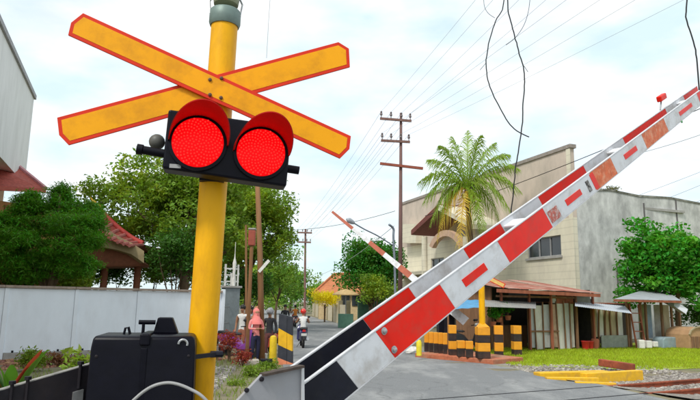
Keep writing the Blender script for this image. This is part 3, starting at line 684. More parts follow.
mb.tube([b0, b0 + Z * 1.5, b0 + Z * 3.2 + V((.2, 0, 0)), at(60, 195, 24)], [.2, .17, .13, .03], 9)
for (x, y) in ((10, 235), (85, 230), (30, 215), (72, 236), (15, 250), (95, 225)): mb.tube([b0 + Z * 1.9, (b0 + Z * 2.2).lerp(at(x, y, 23.6), .5) + Z * .2, at(x, y, 23.6)], [.1, .07, .02], 6)
mb.build('trunk', TRUNK, ct, smooth='all')
raw_mesh('crown', leaf_quads(cyp_pts(3), .17, droop=-.6, aspect=.2), 4, leafmat('juniper', (.085, .255, .012), .6), ct)
# ---- big broadleaf trees behind the pole
def px_tree(name, label, px, base_px, Y, seed, leaf, lm, ncl, per, crad, trunk_h, depth=None, **kw):
    x0, y0, x1, y1 = px; c = at((x0 + x1) / 2, (y0 + y1) / 2, Y); rx = (x1 - x0) / 2 * Y / F; rz = (y1 - y0) / 2 * Y / F
    b = at(base_px, 300, Y); b.z = 0
    return tree(name, label, b, trunk_h, c, (rx * .98, (depth or rx * .8), rz * .98), ncl, per, crad, leaf, lm, seed, **kw)
px_tree('broadleaf_tree', 'big light green leafy tree behind the signal pole', (98, 138, 262, 290), 188, 33, 1, .25, G_MID, 300, 120, .40, 3.2, tr=.26, limbs=14)
px_tree('broadleaf_tree', 'taller green tree right of the signal pole behind the wooden pole', (205, 168, 292, 300), 246, 40, 2, .28, G_MID, 170, 110, .46, 3.5, tr=.22, limbs=10)
px_tree('shrub_tree', 'small dark tree under the big tree beside the temple', (146, 225, 205, 292), 176, 29, 3, .17, G_DARK, 60, 80, .32, 1.2, tr=.08, limbs=6)
px_tree('shrub_tree', 'low bright green roadside tree beside the wooden pole', (258, 248, 300, 310), 276, 52, 4, .24, G_FAR, 55, 80, .5, 1.8, tr=.1, limbs=6)
px_tree('shrub_tree', 'dark bush under the roadside tree behind the standing people', (228, 268, 272, 308), 250, 36, 5, .2, G_DARK, 45, 70, .38, 1.0, tr=.08, limbs=5)
px_tree('broadleaf_tree', 'hazy green tree at the far bend of the road', (272, 268, 312, 312), 290, 95, 6, .5, G_FAR, 45, 80, .8, 3, tr=.2, limbs=5)
px_tree('broadleaf_tree', 'far dark green tree left of the distant utility pole', (240, 262, 286, 312), 262, 85, 16, .45, G_MID, 55, 80, .8, 3, tr=.2, limbs=5)
px_tree('broadleaf_tree', 'far treetop beside the orange tiled house', (300, 286, 330, 312), 318, 110, 17, .5, G_FAR, 30, 80, .7, 2, tr=.2, limbs=5)

# shrubs behind the wall closing the gaps under the trees
for i, (x, y0, y1, wd, Y, m) in enumerate(((112, 252, 292, 34, 34, G_DARK), (150, 246, 292, 36, 35, G_MID), (178, 250, 292, 34, 36, G_DARK), (206, 246, 294, 34, 35, G_MID), (22, 262, 290, 44, 27, G_DARK), (66, 262, 290, 40, 28, G_MID), (228, 236, 292, 30, 42, G_DARK))):
    px_tree('garden_shrub', ['dark garden shrub right under the temple eave', 'green garden shrub under the big tree', 'dark garden shrub left of the signal pole', 'green garden shrub hidden half by the signal pole', 'dark shrub under the left of the juniper', 'green shrub under the right of the juniper', 'dark shrub behind the gate pier'][i], (x - wd / 2, y0, x + wd / 2, y1), x, Y, 50 + i, .2, m, 46, 70, .34, .7, depth=.8, cat='shrub', group='shrubs behind the panel wall', tr=.06, limbs=4)
# ---- low fence, gate ornament and scrub between wall and people
gt = at(231, 300, 24); gt = V((gt.x, gt.y, 0)); gp_ = thing('gate_pier', gt, 'grey concrete gate pier topped by a white lattice ornament', 'gate pier')
u5 = wl.u; o5 = wl.o; PW = .62
zt5 = at(231, 288, 24).z; MB().obox(gt - u5 * .34 - o5 * .2, u5 * PW, o5 * .4, Z * zt5).build('pier', mat('pier_grey', (.20, .23, .24), rough=.9, bump=.2), gp_, bevel=.015)
MB().obox(gt - u5 * .40 - o5 * .25 + Z * (zt5 + .002), u5 * (PW + .12), o5 * .5, Z * .08).build('pier_cap', CONC, gp_, bevel=.01)
WHP = mat('white_paint', (.72, .70, .66), rough=.6, bump=.05, dirt=(.4, .38, .35), dirt_amt=.4)
zz = zt5 + .082
for a in (-.32, -.06, .02, .22): MB().obox(gt + u5 * a - o5 * .04 + Z * zz, u5 * .06, o5 * .06, Z * (.85 if a != -.06 else .5)).build('lattice_bar', WHP, gp_)
for h in (.15, .4, .65): MB().obox(gt + u5 * -.33 - o5 * .035 + Z * (zz + h), u5 * .62, o5 * .05, Z * .05).build('lattice_rail', WHP, gp_)
MB().lathe(gt + u5 * .08 + Z * zz, Z, [(.07, 0), (.09, .2), (.05, .5), (.08, .9), (.03, 1.1), (.012, 1.3), (.01, 1.75)], 10).build('finial', WHP, gp_, smooth=True)
# mesh fence
fe = thing('mesh_fence', V((at(232, 340, 20).x, 20, 0)), 'thin posts and rail of a low wire fence right of the signal pole', 'fence')
fa, fb_ = gr(219, 352), gr(243, 343)
for k in range(4):
    p = fa.lerp(fb_, k / 3); MB().tube([V((p.x, p.y, 0)), V((p.x, p.y, 1.65))], .03, 6).build('post', mat('fence_post', (.5, .48, .42), rough=.9, bump=.2), fe)
for z in (.5, 1.0, 1.6): MB().tube([V((fa.x, fa.y, z)), V((fb_.x, fb_.y, z))], .014, 5).build('rail_wire', STEEL, fe)
vv = MB()
for k in range(22):
    p = fa.lerp(fb_, k / 21); vv.tube([V((p.x, p.y, .05)), V((p.x, p.y, 1.6))], .005, 4)
vv.build('mesh_wires', STEEL, fe, kind='stuff')
# verge bank of dry soil right of the pole is the ground; red shrubs and weeds on it
def shrub(name, label, base, rad, ncl, per, crad, leaf, lm, seed, cat='plant', group=None, aspect=.4):
    base = V(base); t = thing(name, base, label, cat, group); c = base + Z * rad[2] * 1.0
    pts, cc = clumps(c, rad, ncl, per, crad, seed=seed, shell=.3)
    pts[:, 2] = np.maximum(pts[:, 2], base.z + .02)
    mb = MB(); r = random.Random(seed)
    for k in range(7): e = V(cc[r.randrange(len(cc))]); mb.tube([base + V((r.uniform(-.05, .05), r.uniform(-.05, .05), -.03)), base.lerp(e, .5) + V((0, 0, .04)), e], [.014, .01, .004], 5)
    mb.build('stem', TRUNK, t); raw_mesh('foliage', leaf_quads(pts, leaf, aspect=aspect), 4, lm, t); return t
shrub('red_shrub', 'dark red leaved shrub beside the wire fence', gr(229, 362), (.45, .35, .55), 30, 22, .11, .09, REDLF, 21)
shrub('red_shrub', 'smaller red leaved shrub in front of the person in the pink jacket', gr(243, 368), (.22, .22, .28), 16, 34, .09, .08, REDLF, 22)
shrub('weed_clump', 'yellow-green weed clump on the stony verge', gr(252, 380), (.42, .40, .16), 18, 34, .1, .09, G_YEL, 23)
shrub('weed_clump', 'low green weed clump at the foot of the wooden pole', gr(268, 371), (.30, .28, .13), 14, 30, .08, .08, G_MID, 24)
shrub('weed_clump', 'small weeds by the base of the signal pole', gr(236, 392), (.28, .25, .12), 12, 30, .08, .07, G_YEL, 25)
shrub('climbing_weed', 'yellow-green sprig beside the black drive cabinet', V((at(84, 338, 6.5).x, 6.5, lvl(-2.9, 6.5))), (.17, .14, .70), 34, 22, .06, .09, G_YEL, 26)
# broken slab on the verge
p = gr(249, 366); MB().obox(p - V((.25, .2, 0)), V((.55, .1, .02)), V((-.08, .4, 0)), Z * .16).build('broken_slab', mat('pale_slab', (.52, .47, .40), rough=.95, bump=.3), label='broken pale concrete slab on the verge by the people', cat='rubble', bevel=.02)
# broad leaves at far left bottom
def big_leaf_plant(base, seed):
    base = V(base); t = thing('broad_leaf_plant', base, 'broad green and red leaves at the lower left edge', 'plant'); r = random.Random(seed)
    for k in range(9):
        a = r.uniform(-1.5, 1.5); ln = r.uniform(.75, 1.15); d = V((math.sin(a), -.3 * math.cos(a), 0)); mb = MB(); rows = []
        for i in range(7):
            f_ = i / 6; c = base + d * ln * f_ * .6 + Z * (ln * 1.2 * f_ - .35 * f_ * f_); wv = V((d.y, -d.x, 0)).normalized() * (.11 * math.sin(math.pi * (.08 + .9 * f_)) + .004)
            rows.append((c - wv + Z * .02, c, c + wv + Z * .02))
        vs = [q for rr in rows for q in rr]; fs = []
        for i in range(6):
            for j in range(2): fs.append((i * 3 + j, i * 3 + j + 1, i * 3 + j + 4, i * 3 + j + 3))
        mb._add(vs, fs).build('leaf', leafmat('broad_leaf', (.09, .24, .02), .3) if k % 4 else REDLF, t, smooth='all')
    return t
big_leaf_plant(gr(9, 405) , 4)
rocks(1500, lambda: (lambda a, o: (wl.pt(a, 0, o).x, wl.pt(a, 0, o).y))(random.uniform(-3, 7), .15 + random.random() ** 1.5 * 2.6), .03, .09).build('brick_rubble', mat('rubble_red', (.34, .17, .11), rough=1, var=.4, scale=6, bump=.3, island=.5), kind='stuff', label='reddish brick rubble strewn along the foot of the panel wall', cat='rubble')
shrub('yellow_shrub', 'yellow-green shrub at the foot of the panel wall', gr(30, 372), (.45, .3, .28), 22, 40, .12, .1, G_YEL, 27)
shrub('red_shrub', 'reddish groundcover along the panel wall', gr(62, 366), (.95, .3, .16), 30, 40, .12, .08, leafmat('leaf_rusty', (.25, .12, .06), .4), 28)

# ================================================================== RIGHT SIDE: BUILDING
KX = at(572, 200, 34); BW = Wall(KX, azv(-20)); FU = BW.u                       # facade runs away to the left
zpar = BW.sz(569.5, 148)[1]; BLEN = BW.sz(400, 208)[0]
FAC = mat('facade_cream', (.56, .465, .39), rough=.9, var=.10, scale=1.5, bump=.12, bscale=9, dirt=(.34, .30, .25), dirt_amt=.6, dirt_scale=.45, stretch=(1, 1, .5))
FACL = mat('facade_pale', (.66, .61, .48), course=.42, rough=.9, var=.08, scale=2, bump=.1, dirt=(.42, .38, .32), dirt_amt=.5, dirt_scale=.6, stretch=(1, 1, .4))
SIDE = mat('weathered_side', (.54, .54, .52), rough=.95, var=.24, scale=2.6, bump=.3, bscale=6, dirt=(.30, .30, .29), dirt_amt=.85, dirt_scale=.9, stretch=(1.1, 1.1, .6))
bld = thing('concrete_building', BW.pt(0, 0), 'large two storey cream concrete building with weathered grey side wall', 'building')
def holed(mb, W, s0, s1, z0, z1, holes, th, o0=0):
    ss = sorted({s0, s1, *[h[0] for h in holes], *[h[1] for h in holes]}); zs = sorted({z0, z1, *[h[2] for h in holes], *[h[3] for h in holes]})
    for i in range(len(ss) - 1):
        for j in range(len(zs) - 1):
            a, b, c, d = ss[i], ss[i + 1], zs[j], zs[j + 1]
            if any(h[0] < (a + b) / 2 < h[1] and h[2] < (c + d) / 2 < h[3] for h in holes): continue
            mb.obox(W.pt(a, c, o0), W.u * (b - a), -W.o * th, Z * (d - c))
    return mb
zs_ = BW.sz(500, 268)[1]
win = []
for (xa, ya, xb, yb) in ((527, 235, 561, 255), (432, 259, 444, 269)):
    a, z1 = BW.sz(xa, ya); b, z0 = BW.sz(xb, yb); win.append((min(a, b), max(a, b), z0, z1))
w0 = win[0]; w0 = (BW.sz(561, 245)[0], BW.sz(527, 245)[0], BW.sz(545, 257)[1], BW.sz(545, 237)[1])
w1 = (BW.sz(444, 264)[0], BW.sz(431, 264)[0], BW.sz(437, 271)[1], BW.sz(437, 258)[1])
zmid = BW.sz(520, 236)[1] + .6
holed(MB(), BW, 0, BLEN, 0, zmid, [w0, w1], .3).build('wall', FACL, bld)
MB().obox(BW.pt(0, zmid + .001), BW.u * BLEN, -BW.o * .3, Z * (zpar - zmid)).build('upper_wall', FAC, bld)
MB().obox(BW.pt(-.12, zpar + .002, .08), BW.u * (BLEN + .2), -BW.o * .46, Z * .22).build('parapet_coping', mat('coping_dark', (.30, .26, .23), rough=.95, bump=.2, dirt=(.12, .11, .1)), bld)
MB().obox(BW.pt(-.04, .02, .05), -BW.u * -.32, -BW.o * .049, Z * (zpar - .05)).build('corner_pier', FACL, bld)
for (a, b, c, d), np_ in ((w0, 3), (w1, 2)):
    wf = MB().obox(BW.pt(a, c, -.16), BW.u * (b - a), -BW.o * .02, Z * (d - c)).build('window', GLASS, bld)
    fr = mat('window_frame', (.30, .30, .30), rough=.6, bump=.05)
    for k in range(np_ + 1): MB().obox(BW.pt(a + (b - a - .07) * k / np_, c, -.10), BW.u * .07, -BW.o * .055, Z * (d - c)).build('mullion', fr, wf)
    for zz_ in (c, d - .07): MB().obox(BW.pt(a, zz_, -.095), BW.u * (b - a), -BW.o * .045, Z * .07).build('rail', fr, wf)
    MB().obox(BW.pt(a - .1, c - .13, .10), BW.u * (b - a + .2), -BW.o * .35, Z * .125).build('sill', CONC, wf)
# side wall
SW = Wall(BW.pt(0, 0), azv(67)); zsd = SW.sz(602, 192)[1]
if SW.u.x < 0: SW.u = -SW.u
mb = MB(); tops = [0, 3, 5.2, 8, 11, 14, 18, 24]; hts = [zsd - .1, zsd + .1, zsd - .05, zsd + .05, zsd - .12, zsd + .04, zsd, zsd - .1]
for i in range(7):
    mb.prism([SW.pt(tops[i], 0), SW.pt(tops[i + 1], 0), SW.pt(tops[i + 1], hts[i + 1]), SW.pt(tops[i], hts[i])], -SW.o * .3)
sw_ = mb.build('side_wall', SIDE, bld)
for i in range(7): MB().prism([SW.pt(tops[i] + .01, hts[i] + .002, .04), SW.pt(tops[i + 1] - .01, hts[i + 1] + .002, .04), SW.pt(tops[i + 1] - .01, hts[i + 1] + .12, .04), SW.pt(tops[i] + .01, hts[i] + .12, .04)], -SW.o * .38).build('mossy_coping', mat('moss_cap', (.16, .16, .13), rough=1, var=.5, scale=4, bump=.4, dirt=(.36, .35, .32), dirt_amt=.8), sw_)
for (s_, z0, z1) in ((5.6, 3.2, zsd - .4), (3.1, 2, 4.2), (8.4, 5.3, zsd)): MB().obox(SW.pt(s_, z0, .03), SW.u * .10, -SW.o * .028, Z * (z1 - z0)).build('stained_joint', mat('stain_dark', (.13, .12, .12), rough=1, bump=.2), sw_)
a, z1 = SW.sz(618, 262); b, z0 = SW.sz(634, 285); MB().obox(SW.pt(a, z0, .015), SW.u * (b - a), -SW.o * .014, Z * (z1 - z0)).build('bricked_opening', mat('patch_grey', (.33, .33, .33), rough=1, bump=.2, dirt=(.2, .2, .2)), sw_)
MB().prism([BW.pt(0.3, zsd - .8, -.31), BW.pt(BLEN, zsd - .8, -.31), BW.pt(BLEN, zsd - .8, -9), BW.pt(0.3, zsd - .8, -9)], Z * .15).build('roof', CONC, bld)
# little plants growing on the wall top
shrub('wall_weed', 'small dry weeds growing on top of the weathered side wall', SW.pt(3.2, zsd + .05, -.15), (.7, .15, .22), 16, 20, .1, .12, leafmat('dry_leaf', (.2, .2, .07)), 31)
# porch: column, arch canopy, gable roof over the balcony
pa = BW.sz(404, 250)[0]; pbb = BW.sz(470, 250)[0]; OUT = 2.6
def bp(x, y, off): q = BW.sz(x, y, off); return BW.pt(q[0], q[1], off)
RB = mat('dark_eave', (.17, .05, .04), rough=.8, var=.3, bump=.2)
g0, g1, g2 = bp(411, 231, OUT), bp(438, 205, OUT), bp(472, 224, OUT)
th = Z * .32
MB().prism([g0, g1, g1 - th * 1.2, g0 - th], -BW.o * OUT).build('porch_eave', RB, bld)
MB().prism([g1, g2, g2 - th, g1 - th * 1.2], -BW.o * (OUT - .002)).build('porch_roof', FACL, bld)
MB().prism([g0 + Z * .02, g1 + Z * .02, g1 + Z * .06, g0 + Z * .06], -BW.o * OUT).build('roof_sheet', LINE_ROOFT, bld)
arc = []
x0, x1 = 429, 462
for k in range(11):
    f_ = k / 10; arc.append(bp(x0 + (x1 - x0) * f_, 246 - 16 * math.sin(math.pi * f_) ** .7, OUT + .01))
arc2 = []
for k in range(11):
    f_ = k / 10; arc2.append(bp(x0 + 3 + (x1 - x0 - 6) * f_, 248 - 12 * math.sin(math.pi * f_) ** .7, OUT + .01))
ARM = mat('arch_pink', (.55, .36, .26), rough=.85, bump=.1, dirt=(.4, .26, .2))
mb = MB()
for k in range(10): mb.prism([arc[k], arc[k + 1], arc2[k + 1], arc2[k]], -BW.o * .35)
mb.build('arch', ARM, bld)
cb = bp(424.5, 290, OUT - .2)
for x in (424.5, 466):
    q = bp(x, 240, OUT - .2); MB().lathe(V((q.x, q.y, 0)), Z, [(.30, 0), (.30, 3.9), (.22, 4.0), (.22, bp(x, 236, OUT).z)], 14).build('column', FACL, bld, smooth=True)
qa, qb = bp(402, 243, OUT * .2), bp(428, 237, OUT * .2)
MB().prism([bp(402, 224, OUT * .3), bp(416, 224, OUT * .3), bp(416, 243, OUT * .3), bp(402, 243, OUT * .3)], -BW.o * .7).build('balcony_panel', FACL, bld)
MB().obox(BW.pt(BW.sz(470, 262)[0], BW.sz(440, 276)[1], OUT), BW.u * (BW.sz(404, 262)[0] - BW.sz(470, 262)[0]), -BW.o * OUT, Z * .25).build('balcony_slab', FACL, bld)
# dark cable and a few more run in the wires section

# ================================================================== SHACKS
def frame_of(xa, ya, xb, yb, z=0):
    a, b = gr(xa, ya, z), gr(xb, yb, z); return Wall(a, b - a)
SHW = Wall(gr(497, 351), gr(650, 347.5) - gr(497, 351)); QS = SHW.o
sg = lambda x, y, off=0: SHW.sz(x, y, off)
WSH = mat('sheet_grey', (.50, .51, .50), rough=.7, var=.2, scale=3, bump=.15, dirt=(.24, .20, .16), dirt_amt=.7, dirt_scale=1.6, stretch=(1, 1, .35))
WSH2 = mat('sheet_pale', (.60, .58, .52), rough=.75, var=.18, scale=3, bump=.15, dirt=(.3, .24, .17), dirt_amt=.6, dirt_scale=1.9, stretch=(1, 1, .35))
PLK = mat('plank_brown', (.22, .115, .06), rough=.9, var=.35, scale=5, bump=.35, stretch=(1, 1, .25))
PLR = mat('plank_redbrown', (.30, .095, .05), rough=.85, var=.35, scale=5, bump=.3, stretch=(1, 1, .25))
PLB = mat('plank_beige', (.40, .32, .20), rough=.9, var=.25, scale=4, bump=.25, dirt=(.2, .15, .09), dirt_amt=.6, stretch=(1, 1, .3))
RUSTY = mat('rusty_sheet', (.30, .10, .065), rough=.85, var=.35, scale=3, bump=.2, dirt=(.40, .25, .2), dirt_amt=.8, dirt_scale=1.3)
ZINC = mat('zinc_sheet', (.45, .47, .50), rough=.55, var=.15, scale=3, bump=.1, dirt=(.30, .29, .28), dirt_amt=.6, metal=.25)
DARKW = mat('interior_shade', (.035, .03, .025), rough=1, var=.3, bump=.2)  # shade inside the shacks, put into a near-black wall colour
BLUET = mat('blue_tarp', (.09, .30, .52), rough=.55, var=.2, scale=4, bump=.2)
def corr(p00, p10, p01, p11, name, m, parent, pitch=.09, amp=.006, th=.004):
    """corrugated sheet, corrugation across p00->p10, length p00->p01"""
    n = max(6, int((p10 - p00).length / pitch * 4)); nrm = (p10 - p00).cross(p01 - p00).normalized(); nrm = nrm if nrm.z > 0 else -nrm
    vs = []
    for i in range(n + 1):
        f_ = i / n; d = nrm * amp * math.sin(i * math.pi / 2)
        for a, b in ((p00, p10), (p01, p11)):
            q = a.lerp(b, f_) + d; vs += [q, q - nrm * th]
    fs = []
    for i in range(n):
        o = i * 4; fs += [(o, o + 4, o + 6, o + 2), (o + 1, o + 3, o + 7, o + 5), (o, o + 1, o + 5, o + 4), (o + 2, o + 6, o + 7, o + 3)]
    return MB()._add(vs, fs).build(name, m, parent)
def P_(x, y, off=0): a, z = sg(x, y, off); return SHW.pt(a, z, off)
# --- shack 1 (rusty roof)
s1 = thing('market_shack', SHW.pt(2, 0), 'tall patched shack with rusty corrugated roof behind the striped bollards', 'shack')
DP = 4.0
xs1 = [497, 508, 519, 530, 541, 553, 565, 577, 589, 602]
for i in range(len(xs1) - 1):
    ya, yb = 287.5 + (xs1[i] - 497) * .052, 287.5 + (xs1[i + 1] - 497) * .052
    a, b = P_(xs1[i], ya + random.uniform(-.4, .4), .9), P_(xs1[i + 1] + .7, yb + random.uniform(-.4, .4), .9)
    bk = -QS * 4.6 + Z * (.62 + random.uniform(-.06, .06)); corr(a, b, a + bk, b + bk, 'roof_sheet', [RUSTY, mat('rusty_pale', (.42, .24, .19), rough=.8, var=.3, scale=3, bump=.2, dirt=(.26, .09, .06), dirt_amt=.8, dirt_scale=1.2), RUSTY][i % 3], s1)
MB().bar(P_(497, 290.5, .85), P_(600, 295.5, .85), .06, .14).build('fascia_board', PLR, s1)
MB().obox(P_(497, 296, .3) - Z * .04, SHW.u * (sg(575, 300)[0] - sg(497, 300)[0]), -QS * .08, Z * .08).build('beam', PLK, s1)
for x in (498, 526, 548, 573, 590):
    a = sg(x, 345)[0]; MB().obox(SHW.pt(a - .05, 0, .33), SHW.u * .08, -QS * .08, Z * (P_(x, 292.5, .3).z)).build('post', [PLR, PLK][x % 2], s1)
# upper wall pieces
for (x0, x1, y0, y1, m, n) in ((549, 555, 291, 303, WSH, 'upper_sheet'), (555.5, 564, 292, 303.5, PLR, 'upper_plank'), (564.5, 572.5, 292, 304, PLR, 'upper_plank'), (574, 589.5, 293, 304, mat('sheet_olive', (.24, .25, .19), rough=.8, bump=.2, var=.2), 'upper_sheet')):
    a, b = sg(x0, 320)[0], sg(x1, 320)[0]; z0, z1 = sg(x0, y1)[1], sg(x0, y0)[1]; MB().obox(SHW.pt(a, z0, .1), SHW.u * (b - a), -QS * .03, Z * (z1 - z0)).build(n, m, s1)
# front sheets with battens
xe = [526, 533.5, 541, 548.5, 556, 563, 568, 573]
for i in range(len(xe) - 1):
    a, b = sg(xe[i], 345)[0], sg(xe[i + 1], 345)[0]; zt_ = sg(xe[i], 304 + random.uniform(-1, 1.5))[1]; z0 = random.uniform(.02, .12)
    MB().obox(SHW.pt(a + .02, z0, .12 + .02 * (i % 2)), SHW.u * (b - a - .03), -QS * .02, Z * (zt_ - z0)).build('wall_sheet', [WSH, WSH2, WSH, mat('sheet_rust', (.45, .30, .2), rough=.8, var=.3, bump=.2), WSH2, WSH, WSH2][i], s1)
    MB().bar(SHW.pt(a, 0, .18), SHW.pt(a + random.uniform(-.08, .08), zt_ + .1, .18), .045, .04).build('batten', PLK, s1)
MB().bar(SHW.pt(sg(526, 330)[0], sg(530, 331)[1], .17), SHW.pt(sg(556, 330)[0], sg(550, 331)[1], .17), .04, .06).build('batten', PLK, s1)
# dark inside: back and side walls
L1 = sg(592, 330)[0]
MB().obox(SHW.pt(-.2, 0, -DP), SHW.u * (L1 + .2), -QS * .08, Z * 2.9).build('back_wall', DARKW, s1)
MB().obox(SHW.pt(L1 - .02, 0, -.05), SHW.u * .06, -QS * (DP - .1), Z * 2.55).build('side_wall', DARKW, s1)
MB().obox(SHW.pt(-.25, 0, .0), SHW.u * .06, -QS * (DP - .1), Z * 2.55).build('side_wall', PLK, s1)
MB().obox(SHW.pt(0.1, 0.02, -1.0), SHW.u * 2.3, -QS * .6, Z * .95).build('counter', PLK, s1)
# awnings
corr(P_(484, 306.5, 1.9), P_(536, 308.5, 1.5), P_(484, 300, .2), P_(536, 302, .2), 'awning_sheet', mat('awning_grey', (.27, .27, .26), rough=.8, var=.25, scale=4, bump=.2, dirt=(.3, .25, .18)), s1)
bt = thing('blue_awning', SHW.pt(-1.5, 0), 'blue tarpaulin awning on poles behind the far yellow signal post', 'awning')
corr(P_(446, 309.5, 1.8), P_(486, 307, 1.8), P_(452, 299.5, .1), P_(486, 300, .1), 'tarpaulin', BLUET, bt, pitch=.5, amp=.012)
for x in (448, 484): q = P_(x, 308, 1.7); MB().tube([V((q.x, q.y, 0)), q - Z * .02], .03, 6).build('pole', PLK, bt)
for x in (454, 483): q = P_(x, 300, .15); MB().tube([V((q.x, q.y, 0)), q - Z * .02], .03, 6).build('pole', PLK, bt)
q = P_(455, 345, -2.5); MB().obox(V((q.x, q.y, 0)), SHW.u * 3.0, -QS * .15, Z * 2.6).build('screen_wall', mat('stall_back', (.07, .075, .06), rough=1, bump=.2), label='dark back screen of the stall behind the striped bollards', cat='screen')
for i, (x, y, Y_) in enumerate(((499, 318, .6), (508, 316, .5), (493, 322, .9))):
    q = P_(x, y, Y_); shrub('hanging_plant', ['left hanging plant in the shaded stall', 'right hanging plant under the grey awning', 'lower plant behind the far yellow post'][i], q, (.22, .2, .28), 12, 30, .09, .11, G_LUSH, 60 + i, group='stall plants')
    MB().lathe(q - Z * .16, Z, [(.09, 0), (.13, .18)], 10).build('pot', mat('clay', (.40, .13, .07), rough=.9, bump=.1), bpy.data.objects[[o.name for o in bpy.data.objects if o.name.startswith('hanging_plant')][-1]])
    h_ = P_(x, 303, Y_); MB().tube([q, V((q.x, q.y, h_.z))], .008, 4).build('cord', WIRE, bpy.data.objects[[o.name for o in bpy.data.objects if o.name.startswith('hanging_plant')][-1]])
# --- lean-to with doorway and beige fence
s2 = thing('lean_to', SHW.pt(L1 + 1.5, 0), 'low lean-to with white sheet awning, dark doorway and beige plank wall', 'shack')
corr(P_(575, 306, 1.3), P_(632, 313.5, 1.3), P_(575, 301.5, .1), P_(625, 306, .1), 'awning_sheet', mat('awning_white', (.44, .48, .53), rough=.6, var=.12, scale=4, bump=.15, dirt=(.4, .38, .35)), s2, pitch=.12)
xb = [594, 600, 606.5, 613, 619.5, 626]
for i in range(len(xb) - 1):
    a, b = sg(xb[i], 345)[0], sg(xb[i + 1], 345)[0]; MB().obox(SHW.pt(a + .015, .5, -.1), SHW.u * (b - a - .03), -QS * .025, Z * 1.35).build('wall_plank', [PLB, WSH2, PLB, PLB, WSH2][i], s2)
    MB().bar(SHW.pt(a, .02, -.06), SHW.pt(a + random.uniform(-.12, .12), 2.0, -.06), .06, .05).build('batten', PLK, s2)
a, b = sg(601, 345)[0], sg(629, 345)[0]; MB().obox(SHW.pt(a, .02, .05), SHW.u * (b - a), -QS * .04, Z * .55).build('low_panel', mat('panel_grey_green', (.27, .29, .25), rough=.9, bump=.2, dirt=(.17, .15, .12)), s2)
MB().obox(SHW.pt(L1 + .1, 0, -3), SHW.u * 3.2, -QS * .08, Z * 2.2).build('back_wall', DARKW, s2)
a = sg(575, 345)[0]; MB().obox(SHW.pt(a, 1.95, .0), SHW.u * 3.5, -QS * 3, Z * .05).build('roof_sheet', RUSTY, s2)
for x in (576, 592.5, 630): a = sg(x, 345)[0]; MB().obox(SHW.pt(a, 0, .06), SHW.u * .09, -QS * .09, Z * 2.0).build('post', PLK, s2)
# clothes ladder / red frame
lr = thing('wooden_ladder', SHW.pt(sg(634, 346)[0], 0, .35), 'red-brown wooden ladder leaning at the gap between the shacks', 'ladder')
for x in (629.5, 638.5): MB().bar(SHW.pt(sg(x, 346)[0], 0, .4), SHW.pt(sg(x, 346)[0], 1.95, .12), .05, .06).build('rail', PLR, lr)
for z in (.35, .75, 1.15, 1.55): MB().bar(SHW.pt(sg(629.5, 346)[0], z, .38 - .13 * z), SHW.pt(sg(638.5, 346)[0], z, .38 - .13 * z), .035, .04).build('rung', PLR, lr)
# red buckets by the doorway
for i, (x, sz_) in enumerate(((579.5, .17), (584, .15))):
    p = SHW.pt(sg(x, 347)[0], 0, .35); mb = MB().lathe(p, Z, [(sz_ * .75, 0), (sz_, .33), (sz_ * 1.06, .34), (sz_ * 1.06, .37), (sz_ * .95, .37), (sz_ * .7, .03)], 16)
    mb.build('bucket', mat('red_plastic', (.55, .03, .025), rough=.4, bump=0), label=['larger red plastic bucket at the dark doorway', 'smaller red plastic bucket right of the larger one'][i], cat='bucket', smooth=True)
p = SHW.pt(sg(589, 347)[0], 0, .35); MB().lathe(p, Z, [(.10, 0), (.15, .12), (.17, .38), (.15, .45), (.12, .46)], 14).build('clay_pot', mat('clay', (.40, .13, .07), rough=.9, bump=.1), label='brown clay pot beside the red buckets', cat='pot', smooth=True)
# --- shack 3, grey hipped sheet roof
s3 = thing('roofed_shelter', SHW.pt(sg(655, 346)[0], 0), 'open shelter with grey sheet roof and bluish panels by the round tree', 'shack')
ra = [P_(614, 299, 1.0), P_(681, 300.5, 1.0)]; rb = [P_(640, 291, -2.2), P_(668, 292, -2.2)]
xr = 6
for i in range(xr):
    corr(ra[0].lerp(ra[1], i / xr), ra[0].lerp(ra[1], (i + 1.02) / xr), rb[0].lerp(rb[1], i / xr), rb[0].lerp(rb[1], (i + 1.02) / xr), 'roof_sheet', ZINC, s3)
MB().bar(ra[0] - Z * .06, ra[1] - Z * .06, .05, .10).build('fascia_board', PLR, s3)
for x in (627, 641, 646, 662, 672, 680): MB().obox(SHW.pt(sg(x, 345)[0], 0, .1), SHW.u * .09, -QS * .09, Z * (P_(x, 300.5, .1).z)).build('post', PLK, s3)
for (x0, x1, m) in ((648, 654, mat('panel_olive', (.22, .26, .12), rough=.9, bump=.2)), (654.2, 661, mat('panel_blue', (.28, .36, .44), rough=.85, bump=.2, dirt=(.4, .36, .3))), (664, 671, mat('panel_stone', (.40, .38, .34), rough=.9, bump=.2)), (673, 679, PLB)):
    a, b = sg(x0, 345)[0], sg(x1, 345)[0]; MB().obox(SHW.pt(a, .4, -.4), SHW.u * (b - a), -QS * .03, Z * 1.55).build('wall_panel', m, s3)
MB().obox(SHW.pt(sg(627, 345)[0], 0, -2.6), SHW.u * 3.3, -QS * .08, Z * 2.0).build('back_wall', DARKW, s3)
MB().prism([P_(674, 300, .8), P_(688, 309, 1.2), P_(686, 314, 1.2), P_(674, 306, .8)], V((.2, .9, .05))).build('fallen_sheet', ZINC, s3)
